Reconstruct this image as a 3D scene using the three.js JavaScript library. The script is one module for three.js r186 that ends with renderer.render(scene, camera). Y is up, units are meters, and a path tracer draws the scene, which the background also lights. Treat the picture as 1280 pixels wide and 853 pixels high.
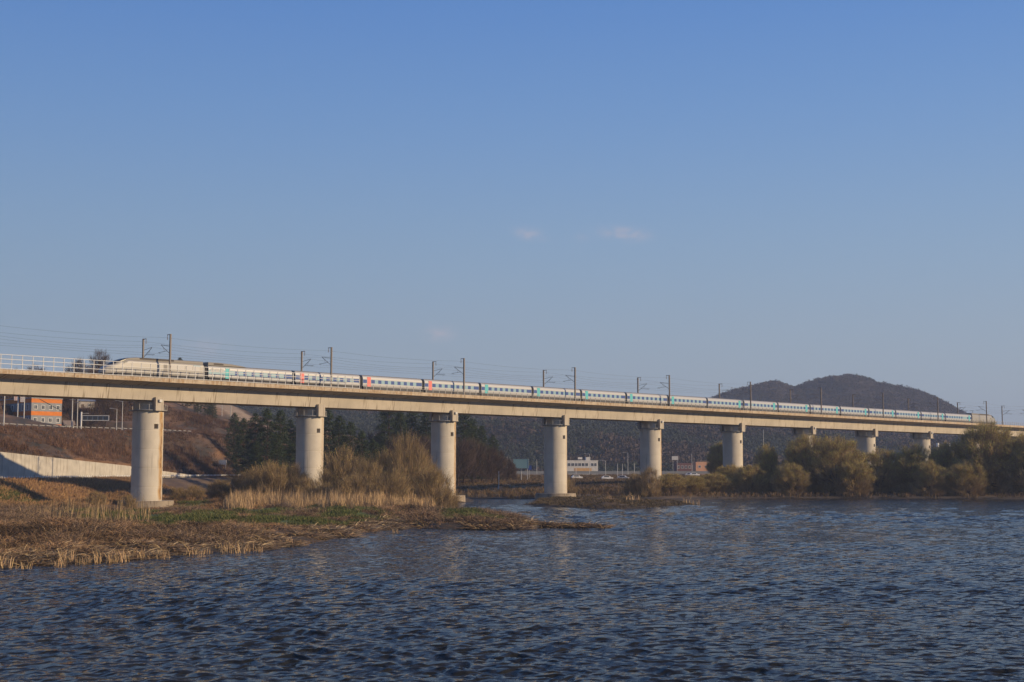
import * as THREE from 'three';
import { Brush, Evaluator, SUBTRACTION } from 'three-bvh-csg';
import { mergeGeometries } from 'three/addons/utils/BufferGeometryUtils.js';

// ---------------------------------------------------------------- camera, sky, sun, exposure
const scene = new THREE.Scene();
const EYE = 7.4;                                   // metres above the water
const camera = new THREE.PerspectiveCamera(27.394, 1280 / 853, 1, 30000);
camera.position.set(0, EYE, 0);
camera.rotation.set(0.092308, 0, 0);
camera.updateMatrixWorld();

const SUN_AZ = 74 * Math.PI / 180, SUN_EL = 18 * Math.PI / 180;   // azimuth from +z towards +x
const SUN = new THREE.Vector3(Math.sin(SUN_AZ) * Math.cos(SUN_EL), Math.sin(SUN_EL), Math.cos(SUN_AZ) * Math.cos(SUN_EL));
const sun = new THREE.DirectionalLight(new THREE.Color().setRGB(1, 0.75, 0.45), 5.0);
sun.position.copy(SUN).multiplyScalar(900);
sun.castShadow = true;
sun.shadow.mapSize.set(4096, 4096);
Object.assign(sun.shadow.camera, { left: -500, right: 500, top: 300, bottom: -300, near: 10, far: 3000 });
scene.add(sun);

const renderer = new THREE.WebGLRenderer({ antialias: true });
renderer.toneMapping = THREE.LinearToneMapping;
renderer.toneMappingExposure = 1.0;
renderer.shadowMap.enabled = true;

// ---------------------------------------------------------------- numbers
function rngOf(seed) {
  let a = seed >>> 0;
  return () => { a = (a + 0x6D2B79F5) | 0; let t = Math.imul(a ^ (a >>> 15), 1 | a); t = (t + Math.imul(t ^ (t >>> 7), 61 | t)) ^ t; return ((t ^ (t >>> 14)) >>> 0) / 4294967296; };
}
const clamp = (v, a = 0, b = 1) => Math.min(b, Math.max(a, v));
const mix = (a, b, t) => a + (b - a) * t;
const smooth = (a, b, v) => { const t = clamp((v - a) / (b - a)); return t * t * (3 - 2 * t); };
function hash2(x, y, s = 0) {
  let h = Math.imul(x | 0, 374761393) + Math.imul(y | 0, 668265263) + Math.imul(s | 0, 2147483647) | 0;
  h = Math.imul(h ^ (h >>> 13), 1274126177); h ^= h >>> 16;
  return (h >>> 0) / 4294967296;
}
function vnoise(x, y, s = 0, px = 0, py = 0) {          // value noise 0..1, periodic when px, py are given
  const xi = Math.floor(x), yi = Math.floor(y), fx = x - xi, fy = y - yi;
  const u = fx * fx * (3 - 2 * fx), v = fy * fy * (3 - 2 * fy);
  const wx = px ? (k) => ((k % px) + px) % px : (k) => k, wy = py ? (k) => ((k % py) + py) % py : (k) => k;
  const a = hash2(wx(xi), wy(yi), s), b = hash2(wx(xi + 1), wy(yi), s), c = hash2(wx(xi), wy(yi + 1), s), d = hash2(wx(xi + 1), wy(yi + 1), s);
  return mix(mix(a, b, u), mix(c, d, u), v);
}
function fbm(x, y, s = 0, oct = 4, px = 0, py = 0) {
  let sum = 0, amp = 0.5, tot = 0;
  for (let i = 0; i < oct; i++) { sum += amp * vnoise(x, y, s + i * 17, px, py); tot += amp; x *= 2; y *= 2; px *= 2; py *= 2; amp *= 0.5; }
  return sum / tot;
}
function curve(pts) {                                    // piecewise linear with eased corners
  return (x) => {
    if (x <= pts[0][0]) return pts[0][1];
    for (let i = 1; i < pts.length; i++) if (x <= pts[i][0]) return mix(pts[i - 1][1], pts[i][1], (x - pts[i - 1][0]) / (pts[i][0] - pts[i - 1][0]));
    return pts[pts.length - 1][1];
  };
}
const FOC = 1757;
const X = (px, D) => (px - 640) / FOC * D;               // bearing column at depth D -> metres to the right
const elevOf = (py) => Math.atan((588.5 - py) / FOC);

// ---------------------------------------------------------------- the sky: clear spring afternoon, four faint wisps
{
  const w = 3072, h = 1536, data = new Float32Array(w * h * 4);
  const wisps = [[660, 289, 0.50, 0.20, 0.42, 0.12], [728, 295, 0.26, 0.12, 0.20, 0], [783, 290, 0.85, 0.22, 0.58, 0.10], [549, 417, 0.55, 0.24, 0.48, -0.05], [255, 438, 0.9, 0.35, 0.22, 0], [668, 293, 0.5, 0.12, 0.2, 0.1]]
    .map(([px, py, sx, sy, k, tilt]) => ({ az: Math.atan((px - 640) / FOC) * 180 / Math.PI, el: elevOf(py) * 180 / Math.PI, sx, sy, k, tilt }));
  const cR = curve([[0, 0.372], [4, 0.342], [9, 0.264], [14, 0.178], [19.5, 0.110], [35, 0.084], [90, 0.070]]);
  const cG = curve([[0, 0.410], [4, 0.415], [9, 0.390], [14, 0.325], [19.5, 0.252], [35, 0.170], [90, 0.125]]);
  const cB = curve([[0, 0.462], [4, 0.496], [9, 0.560], [14, 0.595], [19.5, 0.580], [35, 0.43], [90, 0.30]]);
  for (let j = 0; j < h; j++) {
    const el = ((j + 0.5) / h - 0.5) * Math.PI, ed = Math.max(0, el * 180 / Math.PI), ce = Math.cos(el), se = Math.sin(el);
    // running means soften the corners of the three curves
    const avg = (c) => (c(ed - 1.6) + c(ed - 0.8) + c(ed) + c(ed + 0.8) + c(ed + 1.6)) / 5;
    const r0 = avg(cR), g0 = avg(cG), b0 = avg(cB);
    for (let i = 0; i < w; i++) {
      const a = ((i + 0.5) / w - 0.5) * 2 * Math.PI, x = Math.cos(a) * ce, z = Math.sin(a) * ce;
      const c = x * SUN.x + se * SUN.y + z * SUN.z;
      const glow = 0.17 * c + 0.16 * Math.pow(Math.max(0, c), 6);
      let r = r0 * (1 + 1.25 * glow), g = g0 * (1 + glow), b = b0 * (1 + 0.8 * glow);
      if (z < -0.5 && ed < 14) {
        const az = Math.atan2(x, -z) * 180 / Math.PI;
        if (az > -16 && az < 8) for (const q of wisps) {
          const dx = (az - q.az), dy = ed - q.el + q.tilt * dx;
          const d2 = (dx / q.sx) ** 2 + (dy / q.sy) ** 2;
          if (d2 < 6) {
            const n = fbm(az * 5 + 40, ed * 9 + 7, 3, 4);
            const k = q.k * Math.exp(-d2 * 1.1) * smooth(0.20, 0.72, n) * 1.25;
            r = mix(r, 0.52, k); g = mix(g, 0.47, k); b = mix(b, 0.53, k);
          }
        }
      }
      const o = (j * w + i) * 4; data[o] = r; data[o + 1] = g; data[o + 2] = b; data[o + 3] = 1;
    }
  }
  const sky = new THREE.DataTexture(data, w, h, THREE.RGBAFormat, THREE.FloatType);
  sky.mapping = THREE.EquirectangularReflectionMapping; sky.magFilter = sky.minFilter = THREE.LinearFilter;
  sky.needsUpdate = true;
  scene.background = sky; scene.environment = sky;
}

// ---------------------------------------------------------------- scene helpers
const taken = {};
function numbered(name) { const n = taken[name] = (taken[name] ?? -1) + 1; return n ? `${name}_${String(n).padStart(3, '0')}` : name; }
function tag(o, label, category, group, kind) {
  if (label) o.userData.label = label;
  if (category) o.userData.category = category;
  if (group) o.userData.group = group;
  if (kind) o.userData.kind = kind;
  return o;
}
function thing(name, label, category, [x, y, z] = [0, 0, 0], turn = 0, group) {
  const o = new THREE.Group(); o.name = numbered(name); o.position.set(x, y, z); o.rotation.y = turn; scene.add(o);
  return tag(o, label, category, group);
}
function sub(name, parent) { const g = new THREE.Group(); g.name = name; parent.add(g); return g; }
function mesh(name, geometry, material, parent = scene) {
  const m = new THREE.Mesh(geometry, material); m.name = parent === scene ? numbered(name) : name;
  m.castShadow = m.receiveShadow = true; parent.add(m); return m;
}
function copyOf(o, [x, y, z], turn, scale, label, group) {
  const c = o.clone(); c.name = numbered(o.name.replace(/_\d{3}$/, '')); scene.add(c);
  c.position.set(x, y, z); c.rotation.y = turn;
  if (Array.isArray(scale)) c.scale.set(...scale); else if (scale) c.scale.setScalar(scale);
  c.userData = { ...o.userData }; if (label) c.userData.label = label; if (group) c.userData.group = group;
  return c;
}
// geometries with uv in metres, laid on by the way each face points
function metreUV(g, k = 1, ox = 0, oy = 0) {
  g = g.index ? g.toNonIndexed() : g;
  const p = g.attributes.position, n = g.attributes.normal, uv = new Float32Array(p.count * 2);
  for (let i = 0; i < p.count; i += 3) {
    let ax = 0, ay = 0, az = 0;
    for (let j = 0; j < 3; j++) { ax += Math.abs(n.getX(i + j)); ay += Math.abs(n.getY(i + j)); az += Math.abs(n.getZ(i + j)); }
    for (let j = 0; j < 3; j++) {
      const q = i + j, x = p.getX(q), y = p.getY(q), z = p.getZ(q);
      const [u, v] = ay >= ax && ay >= az ? [x, z] : ax >= az ? [z, y] : [x, y];
      uv[q * 2] = (u + ox) * k; uv[q * 2 + 1] = (v + oy) * k;
    }
  }
  g.setAttribute('uv', new THREE.BufferAttribute(uv, 2));
  return g;
}
function box(w, h, d, x = 0, y = 0, z = 0) { const g = new THREE.BoxGeometry(w, h, d); g.translate(x, y, z); return metreUV(g); }
function bar(a, b, r, n = 6, r2 = r) {                   // a round bar from a to b
  const A = new THREE.Vector3(...a), B = new THREE.Vector3(...b), d = B.clone().sub(A), L = d.length();
  const g = new THREE.CylinderGeometry(r2, r, L, n, 1); g.translate(0, L / 2, 0);
  g.applyQuaternion(new THREE.Quaternion().setFromUnitVectors(new THREE.Vector3(0, 1, 0), d.normalize())); g.translate(...a);
  return metreUV(g);
}
const join = (list) => (list.length === 1 ? list[0] : mergeGeometries(list.map((g) => (g.index ? g.toNonIndexed() : g))));
function prism(profile, x0, x1) {                        // closed (z, y) outline, counter-clockwise seen from +x, swept along x
  const P = [], put = (...v) => P.push(...v), n = profile.length;
  for (let i = 0; i < n; i++) {
    const [z0, y0] = profile[i], [z1, y1] = profile[(i + 1) % n];
    put(x0, y0, z0, x0, y1, z1, x1, y1, z1, x0, y0, z0, x1, y1, z1, x1, y0, z0);
  }
  const tris = THREE.ShapeUtils.triangulateShape(profile.map(([z, y]) => new THREE.Vector2(z, y)), []);
  for (const [a, b, c] of tris) {
    for (const k of [a, b, c]) put(x1, profile[k][1], profile[k][0]);
    for (const k of [a, c, b]) put(x0, profile[k][1], profile[k][0]);
  }
  const g = new THREE.BufferGeometry(); g.setAttribute('position', new THREE.Float32BufferAttribute(P, 3)); g.computeVertexNormals();
  return metreUV(g);
}
function picture(w, h, fn, repeatable = true) {          // colour texture from linear rgb
  const d = new Uint8Array(w * h * 4), s = (v) => 255 * clamp(v <= 0.0031308 ? v * 12.92 : 1.055 * Math.pow(v, 1 / 2.4) - 0.055);
  for (let j = 0; j < h; j++) for (let i = 0; i < w; i++) { const c = fn(i / w, j / h), o = (j * w + i) * 4; d[o] = s(c[0]); d[o + 1] = s(c[1]); d[o + 2] = s(c[2]); d[o + 3] = 255; }
  const t = new THREE.DataTexture(d, w, h, THREE.RGBAFormat); t.colorSpace = THREE.SRGBColorSpace;
  t.magFilter = THREE.LinearFilter; t.minFilter = THREE.LinearMipmapLinearFilter; t.generateMipmaps = true;
  if (repeatable) t.wrapS = t.wrapT = THREE.RepeatWrapping;
  t.needsUpdate = true; return t;
}
const lin = (r, g, b) => new THREE.Color().setRGB(r, g, b);
function mat(r, g, b, roughness = 0.8, extra = {}) { return new THREE.MeshStandardMaterial({ color: lin(r, g, b), roughness, side: THREE.DoubleSide, ...extra }); }
// ---------------------------------------------------------------- ground: where land meets water (bearing column, depth)
const ring = (list) => list.map(([px, D]) => [X(px, D), D]);
const LAND = ring([[-300, 98], [0, 108], [80, 112], [150, 116], [200, 120], [250, 128], [330, 133], [370, 141], [400, 150], [440, 160], [470, 171], [500, 181], [540, 179], [600, 178], [640, 178], [657, 183],
  [690, 182.5], [752, 180.5], [757, 183], [700, 186], [665, 190], [664, 200], [655, 214], [600, 233], [560, 242], [546, 252], [550, 290], [572, 320], [592, 334], [588, 352], [598, 368], [650, 367], [720, 372], [780, 373], [820, 352], [845, 350], [930, 376],
  [1000, 379], [1100, 378], [1200, 374], [1290, 366], [1500, 350], [1800, 350], [1800, 9000], [-1400, 9000], [-1400, 98]]);
const BAR = ring([[655, 300], [664, 310], [672, 340], [668, 366], [700, 374], [725, 367], [740, 346], [800, 336], [850, 320], [873, 303], [830, 285], [800, 271], [770, 267], [740, 270], [690, 285]]);
function inside(poly, x, y) {                            // signed distance, positive inside
  let best = 1e12, inn = false;
  for (let i = 0, j = poly.length - 1; i < poly.length; j = i++) {
    const [xi, yi] = poly[i], [xj, yj] = poly[j], ex = xj - xi, ey = yj - yi;
    const t = clamp(((x - xi) * ex + (y - yi) * ey) / (ex * ex + ey * ey)), dx = x - xi - t * ex, dy = y - yi - t * ey, d = dx * dx + dy * dy;
    if (d < best) best = d;
    if ((yi > y) !== (yj > y) && x < ex * (y - yi) / ey + xi) inn = !inn;
  }
  return (inn ? 1 : -1) * Math.sqrt(best);
}
const last = { x: NaN, D: NaN, d: 0 };
function shore(x, D) {                                   // metres from the waterline, ragged edge
  if (last.x === x && last.D === D) return last.d;
  last.x = x; last.D = D; return (last.d = shoreAt(x, D));
}
function shoreAt(x, D) {
  const w = (vnoise(x * 0.35, D * 0.35, 5) - 0.5) * 2.2 + (vnoise(x * 0.09, D * 0.09, 8) - 0.5) * 3.0;
  let d = inside(LAND, x, D);
  if (D > 255 && D < 385 && x > 0 && x < 60) d = Math.max(d, inside(BAR, x, D));
  return d < 12 ? d + w * smooth(14, 6, Math.abs(d)) : d;
}
const bend = (D) => (D - 342) * 0.12 + Math.max(0, D - 395) * 0.05;          // the valley road turns right as it goes
const wallTop = curve([[200, 14.5], [300, 11.4], [372, 8.56], [424, 5.6], [430, 5.4]]);
function ground(x, D) {
  const d = shore(x, D);
  let h = d < 0 ? -1.4 * smooth(0, 4, -d) : 0.38 * smooth(0, 2.2, d) + 0.45 * smooth(1, 16, d);
  if (d > 0) {
    const rough = smooth(0, 6, d);
    h += rough * ((vnoise(x * 0.16, D * 0.16, 21) - 0.45) * 1.1 + (vnoise(x * 0.42, D * 0.42, 22) - 0.5) * 0.8) * smooth(420, 300, D);
    h += 1.3 * Math.exp(-(((x + 47) / 9) ** 2 + ((D - 140) / 12) ** 2));      // heap of flattened reeds by the water
    { const k = Math.exp(-(((x + 62 + (D - 250) * 0.27) / 11) ** 4 + ((D - 248) / 27) ** 4)); h = mix(h, 0.14 + 0.25 * (h - 0.8), k * rough); }
    h += 2.3 * smooth(372, 470, D) * smooth(0, 60, d) + 2.2 * smooth(450, 700, D);
  }
  // the left valley side: slope, road, wall, brush slope, upper road, hill
  const q = x - bend(D);
  if (q < -70 && D > 200) {
    const near = smooth(205, 262, D), far = 1 - smooth(650, 760, D);
    const k = near * far;
    const top = wallTop(D), up = 18.2 + 1.6 * smooth(330, 480, D);
    let v;
    if (q > -99) v = mix(h, 5.3, smooth(-80, -98.5, q) ** 1.2);
    else if (q > (D < 432 ? -106.4 : -104.4)) v = 5.3;
    else if (q > -125) { const w = (-104.4 - q) / 20.6; v = mix(top - 0.35, up, smooth(0, 1, w) * 0.55 + 0.45 * w); if (D < 432) v = mix(5.3, v, smooth(-106.4, -107.6, q)); }
    else if (q > -134) v = up;
    else {
      const rise = D < 480 ? 0.30 : mix(0.30, 0.56, smooth(480, 560, D));
      const pad = smooth(415, 430, D) * smooth(484, 474, D) * smooth(-178, -170, q);
      const w = -134 - q;
      const most = mix(15, 34, smooth(470, 580, D)); v = up + most * (1 - Math.exp(-rise * Math.max(0, w - 4) / most)) * (1 - pad * 0.97);
      v += (fbm(x * 0.05, D * 0.05, 31, 4) - 0.5) * 4 * smooth(0, 20, w) * (1 - pad);
    }
    if (D > 500 && q < -110 && q > -134) v += 0.5 * (-110 - q) * smooth(520, 590, D) * 0.5;
    h = mix(h, v, k);
  }
  return h;
}
const rockiness = (x, D) => { const q = x - bend(D); return smooth(520, 560, D) * smooth(690, 650, D) * smooth(-150, -160, q) * smooth(-228, -212, q); };
const SPOTS = { tan: [0.20, 0.130, 0.066], brown: [0.105, 0.066, 0.040], mud: [0.060, 0.042, 0.028], green: [0.085, 0.130, 0.026], rust: [0.21, 0.115, 0.055], rock: [0.36, 0.265, 0.175], field: [0.19, 0.135, 0.070], dark: [0.045, 0.038, 0.028] };
function cover(x, D) {                                   // shares of what grows where
  const px = 640 + FOC * x / D, d = shore(x, D), n = fbm(x * 0.12, D * 0.07, 41, 4), n2 = fbm(x * 0.4, D * 0.25, 47, 3);
  let green = 0;
  green = Math.max(green, 0.55 * smooth(-40, 0, px) * smooth(85, 50, px) * smooth(228, 240, D) * smooth(288, 274, D) * smooth(0.35, 0.5, n + 0.06));
  green = Math.max(green, smooth(60, 110, px) * smooth(520, 440, px) * smooth(150, 170, D) * smooth(250, 232, D) * smooth(0.38, 0.50, n + (n2 - 0.5) * 0.6));
  green = Math.max(green, smooth(535, 560, px) * smooth(665, 650, px) * smooth(184, 189, D) * smooth(232, 218, D) * smooth(0.22, 0.36, n2));
  green = Math.max(green, 0.9 * smooth(205, 225, px) * smooth(275, 240, px) * smooth(255, 262, D) * smooth(300, 285, D) * smooth(0.4, 0.5, n));
  const muddy = smooth(7, 2.5, d);
  const rust = smooth(240, 262, D) * smooth(320, 300, D) * smooth(-66, -80, x) * smooth(0.42, 0.56, n);
  return { px, d, n, n2, green: green * (1 - muddy), muddy, rust };
}
function groundColor(x, D, h) {
  const c = cover(x, D), S = SPOTS;
  let r = S.brown;
  const mx = (a, b, t) => [mix(a[0], b[0], t), mix(a[1], b[1], t), mix(a[2], b[2], t)];
  r = mx(r, S.tan, smooth(0.35, 0.7, c.n2));
  if (D > 365 && x > -60) r = mx(r, S.field, smooth(0.3, 0.6, c.n) * smooth(372, 390, D));
  r = mx(r, S.rust, c.rust); r = mx(r, S.green, c.green); r = mx(r, S.mud, c.muddy);
  const q = x - bend(D);
  if (q < -104 && D > 230) { r = mx(S.brown, S.dark, smooth(0.4, 0.7, c.n2)); r = mx(r, S.rust, smooth(0.52, 0.60, fbm(x * 0.08 + 9, D * 0.03, 19, 4))); }
  const k = rockiness(x, D);
  if (k > 0) { const s = fbm((x * 0.6 + D * 0.05 + h * 0.9) * 0.30, (x * 0.2 - h) * 0.05 + D * 0.03, 77, 4); r = mx(r, S.rock, k * smooth(0.40, 0.52, s)); }
  const v = 0.75 + 0.5 * vnoise(x * 1.7, D * 1.1, 55);
  return [r[0] * v, r[1] * v, r[2] * v];
}
function sheet(rows, cols, place, color, uvk = 0.2) {    // grid of points -> indexed geometry
  const nr = rows.length, nc = cols.length, P = new Float32Array(nr * nc * 3), C = color ? new Float32Array(nr * nc * 3) : null, U = new Float32Array(nr * nc * 2), I = new Uint32Array((nr - 1) * (nc - 1) * 6);
  for (let j = 0; j < nr; j++) for (let i = 0; i < nc; i++) {
    const o = j * nc + i, p = place(rows[j], cols[i], j, i);
    P.set(p, o * 3); U[o * 2] = p[0] * uvk; U[o * 2 + 1] = p[2] * uvk;
    if (C) C.set(color(p[0], -p[2], p[1]), o * 3);
  }
  let k = 0;
  for (let j = 0; j < nr - 1; j++) for (let i = 0; i < nc - 1; i++) { const a = j * nc + i, b = a + 1, c = a + nc, d = c + 1; I[k++] = a; I[k++] = b; I[k++] = d; I[k++] = a; I[k++] = d; I[k++] = c; }
  const g = new THREE.BufferGeometry();
  g.setAttribute('position', new THREE.BufferAttribute(P, 3)); g.setAttribute('uv', new THREE.BufferAttribute(U, 2));
  if (C) g.setAttribute('color', new THREE.BufferAttribute(C, 3));
  g.setIndex(new THREE.BufferAttribute(I, 1)); g.computeVertexNormals(); return g;
}
{
  const rows = []; for (let D = 95; D < 9000; D += D < 700 ? D * 0.0066 : D * 0.04) rows.push(D);
  const cols = []; for (let i = 0; i <= 460; i++) cols.push(-0.56 + 1.12 * i / 460);
  const g = sheet(rows, cols, (D, u) => [u * D, ground(u * D, D), -D], groundColor);
  const soil = picture(512, 512, (u, v) => { const n = 0.62 + 0.6 * (fbm(u * 24, v * 24, 4, 4, 24, 24) - 0.2) + 0.25 * (vnoise(u * 160, v * 160, 9, 160, 160) - 0.5); return [n, n * 0.985, n * 0.96]; });
  const m = mesh('ground', g, new THREE.MeshStandardMaterial({ vertexColors: true, map: soil, roughness: 1, side: THREE.DoubleSide }));
  const base = new THREE.CircleGeometry(14000, 64); base.rotateX(-Math.PI / 2); base.translate(0, -4, 0);
  tag(mesh('ground_base', base, mat(0.10, 0.075, 0.048, 1)), 'level land beyond the valley', 'ground', null, 'structure');
  tag(m, 'river banks, flood plain and valley side of brown dry grass and soil', 'ground', null, 'structure');
}
// ---------------------------------------------------------------- water: wind chop built as waves
{
  const R = rngOf(11), waves = [];
  for (let i = 0; i < 54; i++) {
    const lam = 0.33 * Math.pow(8, Math.pow(R(), 1.9)), k = 2 * Math.PI / lam, dir = 1.25 + (R() + R() + R() - 1.5) * 1.15;
    waves.push({ k, lam, x: Math.cos(dir) * k, z: Math.sin(dir) * k, a: (0.038 + 0.016 * R()) * Math.pow(lam / 1.5, 0.05) / k, ph: R() * 6.283 });
  }
  const swell = []; for (let i = 0; i < 34; i++) { const lam = 2.6 * Math.pow(3.0, R()), k = 2 * Math.PI / lam, dir = 1.3 + (R() + R() + R() - 1.5) * 1.2; swell.push({ k, lam, x: Math.cos(dir) * k, z: Math.sin(dir) * k, a: (0.034 + 0.016 * R()) / k, ph: R() * 6.283 }); }
  const rows = []; for (let r = 40; r < 432;) { rows.push(r); r += r < 50 ? 0.15 : 0.15 * Math.pow(r / 50, 1.5); }
  const cols = []; for (let i = 0; i <= 620; i++) cols.push(-0.46 + 0.92 * i / 620);
  const place = (D, u) => {
    const x = u * D, gap = Math.max(D * 0.00149, D < 50 ? 0.15 : 0.15 * Math.pow(D / 50, 1.5));
    const gust = 0.40 + 1.25 * smooth(0.2, 0.8, fbm(x * 0.030 + 0.02 * D, D * 0.045, 91, 4));
    let y = 0, ox = 0, oz = 0;
    for (const w of waves) {
      const keep = smooth(2.2, 3.4, w.lam / gap); if (keep <= 0) continue;
      const p = w.x * x + w.z * D + w.ph, a = w.a * keep * gust, s = Math.sin(p);
      y += a * Math.cos(p); ox -= a * s * w.x / w.k * 0.8; oz -= a * s * w.z / w.k * 0.8;
    }
    const far = smooth(95, 230, D) * 0.95; if (far > 0) for (const w of swell) { const keep = smooth(1.9, 2.8, w.lam / gap); if (keep > 0) y += w.a * far * keep * gust * Math.cos(w.x * x + w.z * D + w.ph); }
    return [x + ox, y, -(D + oz)];
  };
  const g = sheet(rows, cols, place, null, 1 / 9);
  const N = 1024, H = new Float32Array(N * N), few = [];
  const R2 = rngOf(23);
  for (let i = 0; i < 60; i++) {
    let a = 0, b = 0; while (a * a + b * b < 30) { const rad = 6 + 42 * R2() * R2(), th = 1.25 + (R2() + R2() + R2() - 1.5) * 1.7; a = Math.round(rad * Math.cos(th)); b = Math.round(rad * Math.sin(th)); }
    few.push({ a: a * 2 * Math.PI, b: b * 2 * Math.PI, ph: R2() * 6.283, s: 0.040 });
  }
  const d = new Uint8Array(N * N * 4);
  for (let j = 0; j < N; j++) for (let i = 0; i < N; i++) {
    let sx = 0, sy = 0; const u = i / N, v = j / N;
    for (const w of few) { const c = Math.cos(w.a * u + w.b * v + w.ph) * w.s / Math.hypot(w.a, w.b); sx += c * w.a; sy += c * w.b; }
    const L = 1 / Math.hypot(sx, sy, 1), o = (j * N + i) * 4;
    d[o] = 127.5 - 127.5 * sx * L; d[o + 1] = 127.5 - 127.5 * sy * L; d[o + 2] = 127.5 + 127.5 * L; d[o + 3] = 255;
  }
  const nm = new THREE.DataTexture(d, N, N, THREE.RGBAFormat); nm.wrapS = nm.wrapT = THREE.RepeatWrapping; nm.magFilter = THREE.LinearFilter; nm.minFilter = THREE.LinearFilter; nm.needsUpdate = true;
  const outer = new THREE.PlaneGeometry(6000, 1500, 1, 1); outer.rotateX(-Math.PI / 2); outer.translate(0, -0.6, 330);
  const side = (s) => { const q = new THREE.PlaneGeometry(400, 420, 1, 1); q.rotateX(-Math.PI / 2); q.translate(s * 395, -0.6, -210); return q.toNonIndexed(); };
  const all = mergeGeometries([g.toNonIndexed(), outer.toNonIndexed(), side(1), side(-1)].map((q) => { for (const k of Object.keys(q.attributes)) if (!['position', 'normal', 'uv'].includes(k)) q.deleteAttribute(k); return q; }));
  const m = mesh('water', all, new THREE.MeshPhysicalMaterial({ color: lin(0.024, 0.024, 0.021), roughness: 0.06, ior: 1.333, specularIntensity: 0.17, normalMap: nm, normalScale: new THREE.Vector2(1, 1), side: THREE.DoubleSide }));
  tag(m, 'dark blue wind rippled river water', 'river', null, 'structure');
}
// ---------------------------------------------------------------- far hills: skyline heights by bearing, foot and crest distances
const hillSpecs = [
  { name: 'wooded_ridge', label: 'long dark wooded ridge behind the valley floor under the viaduct', foot: 900, crest: 1500, back: 2100, u0: -0.30, u1: 0.52,
    sky: curve([[140, 520], [220, 500], [300, 494], [400, 497], [500, 502], [600, 503], [680, 506], [760, 508], [840, 512], [900, 518], [960, 526], [1040, 536], [1120, 541], [1200, 548], [1300, 546], [1560, 552]]) },
  { name: 'mountain', label: 'rounded wooded mountain with a lower left shoulder rising behind the train', foot: 1500, crest: 2350, back: 3200, u0: 0.02, u1: 0.52,
    sky: curve([[680, 560], [780, 535], [850, 520], [880, 511], [908, 501], [934, 493], [960, 484.5], [972, 482], [984, 484.5], [996, 486.5], [1014, 480.5], [1042, 474.5], [1064, 474], [1081, 477], [1100, 485], [1123, 487], [1149, 489.5], [1170, 497], [1187, 505], [1206, 517], [1225, 528], [1260, 543], [1330, 553], [1560, 560]]) },
];
function hillHeight(S, x, D) {
  const px = 640 + FOC * x / D, r = D;
  const top = EYE + Math.tan(elevOf(S.sky(px))) * S.crest;
  const t = (r - S.foot) / (S.crest - S.foot);
  const gully = fbm(x * 0.0045, D * 0.0045, 61, 5), ridge = 1 - Math.abs(2 * vnoise(x * 0.0058 + 3, D * 0.0032, 66) - 1);
  let p = t <= 1 ? Math.pow(smooth(-0.05, 1.02, t), 0.85) : 1 - smooth(1, 2.1, t);
  const w = smooth(0, 0.25, t) * smooth(1.0, 0.72, t);
  return 1.5 + (top - 7) * p + w * ((gully - 0.5) * 0.40 + (ridge - 0.5) * 0.24) * top;
}
for (const S of hillSpecs) {
  const rows = [], cols = [];
  for (let D = S.foot - 30; D <= S.back; D += 12) rows.push(D);
  for (let i = 0; i <= 300; i++) cols.push(mix(S.u0, S.u1, i / 300));
  const g = sheet(rows, cols, (D, u) => [u * D, hillHeight(S, u * D, D), -D], (x, D) => { const v = 0.7 + 0.6 * fbm(x * 0.02, D * 0.02, 5, 4); return [0.040 * v, 0.030 * v, 0.025 * v]; });
  tag(mesh(S.name, g, new THREE.MeshStandardMaterial({ vertexColors: true, roughness: 1, side: THREE.DoubleSide })), S.label, 'hill', null, 'structure');
}
function crownBlob(seed, squash) {
  const R = rngOf(seed), P = [];                         // loose faces of leaf and twig mass through the crown's volume
  for (let i = 0; i < 30; i++) {
    let x, y, z; do { x = R() * 2 - 1; y = R() * 2 - 1; z = R() * 2 - 1; } while (x * x + y * y + z * z > 1);
    for (let k = 0; k < 3; k++) P.push(x + (R() - 0.5) * 0.95, (y + (R() - 0.5) * 0.95) * squash, z + (R() - 0.5) * 0.95);
  }
  const g = new THREE.BufferGeometry(); g.setAttribute('position', new THREE.Float32BufferAttribute(P, 3)); g.computeVertexNormals(); return g;
}
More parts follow.
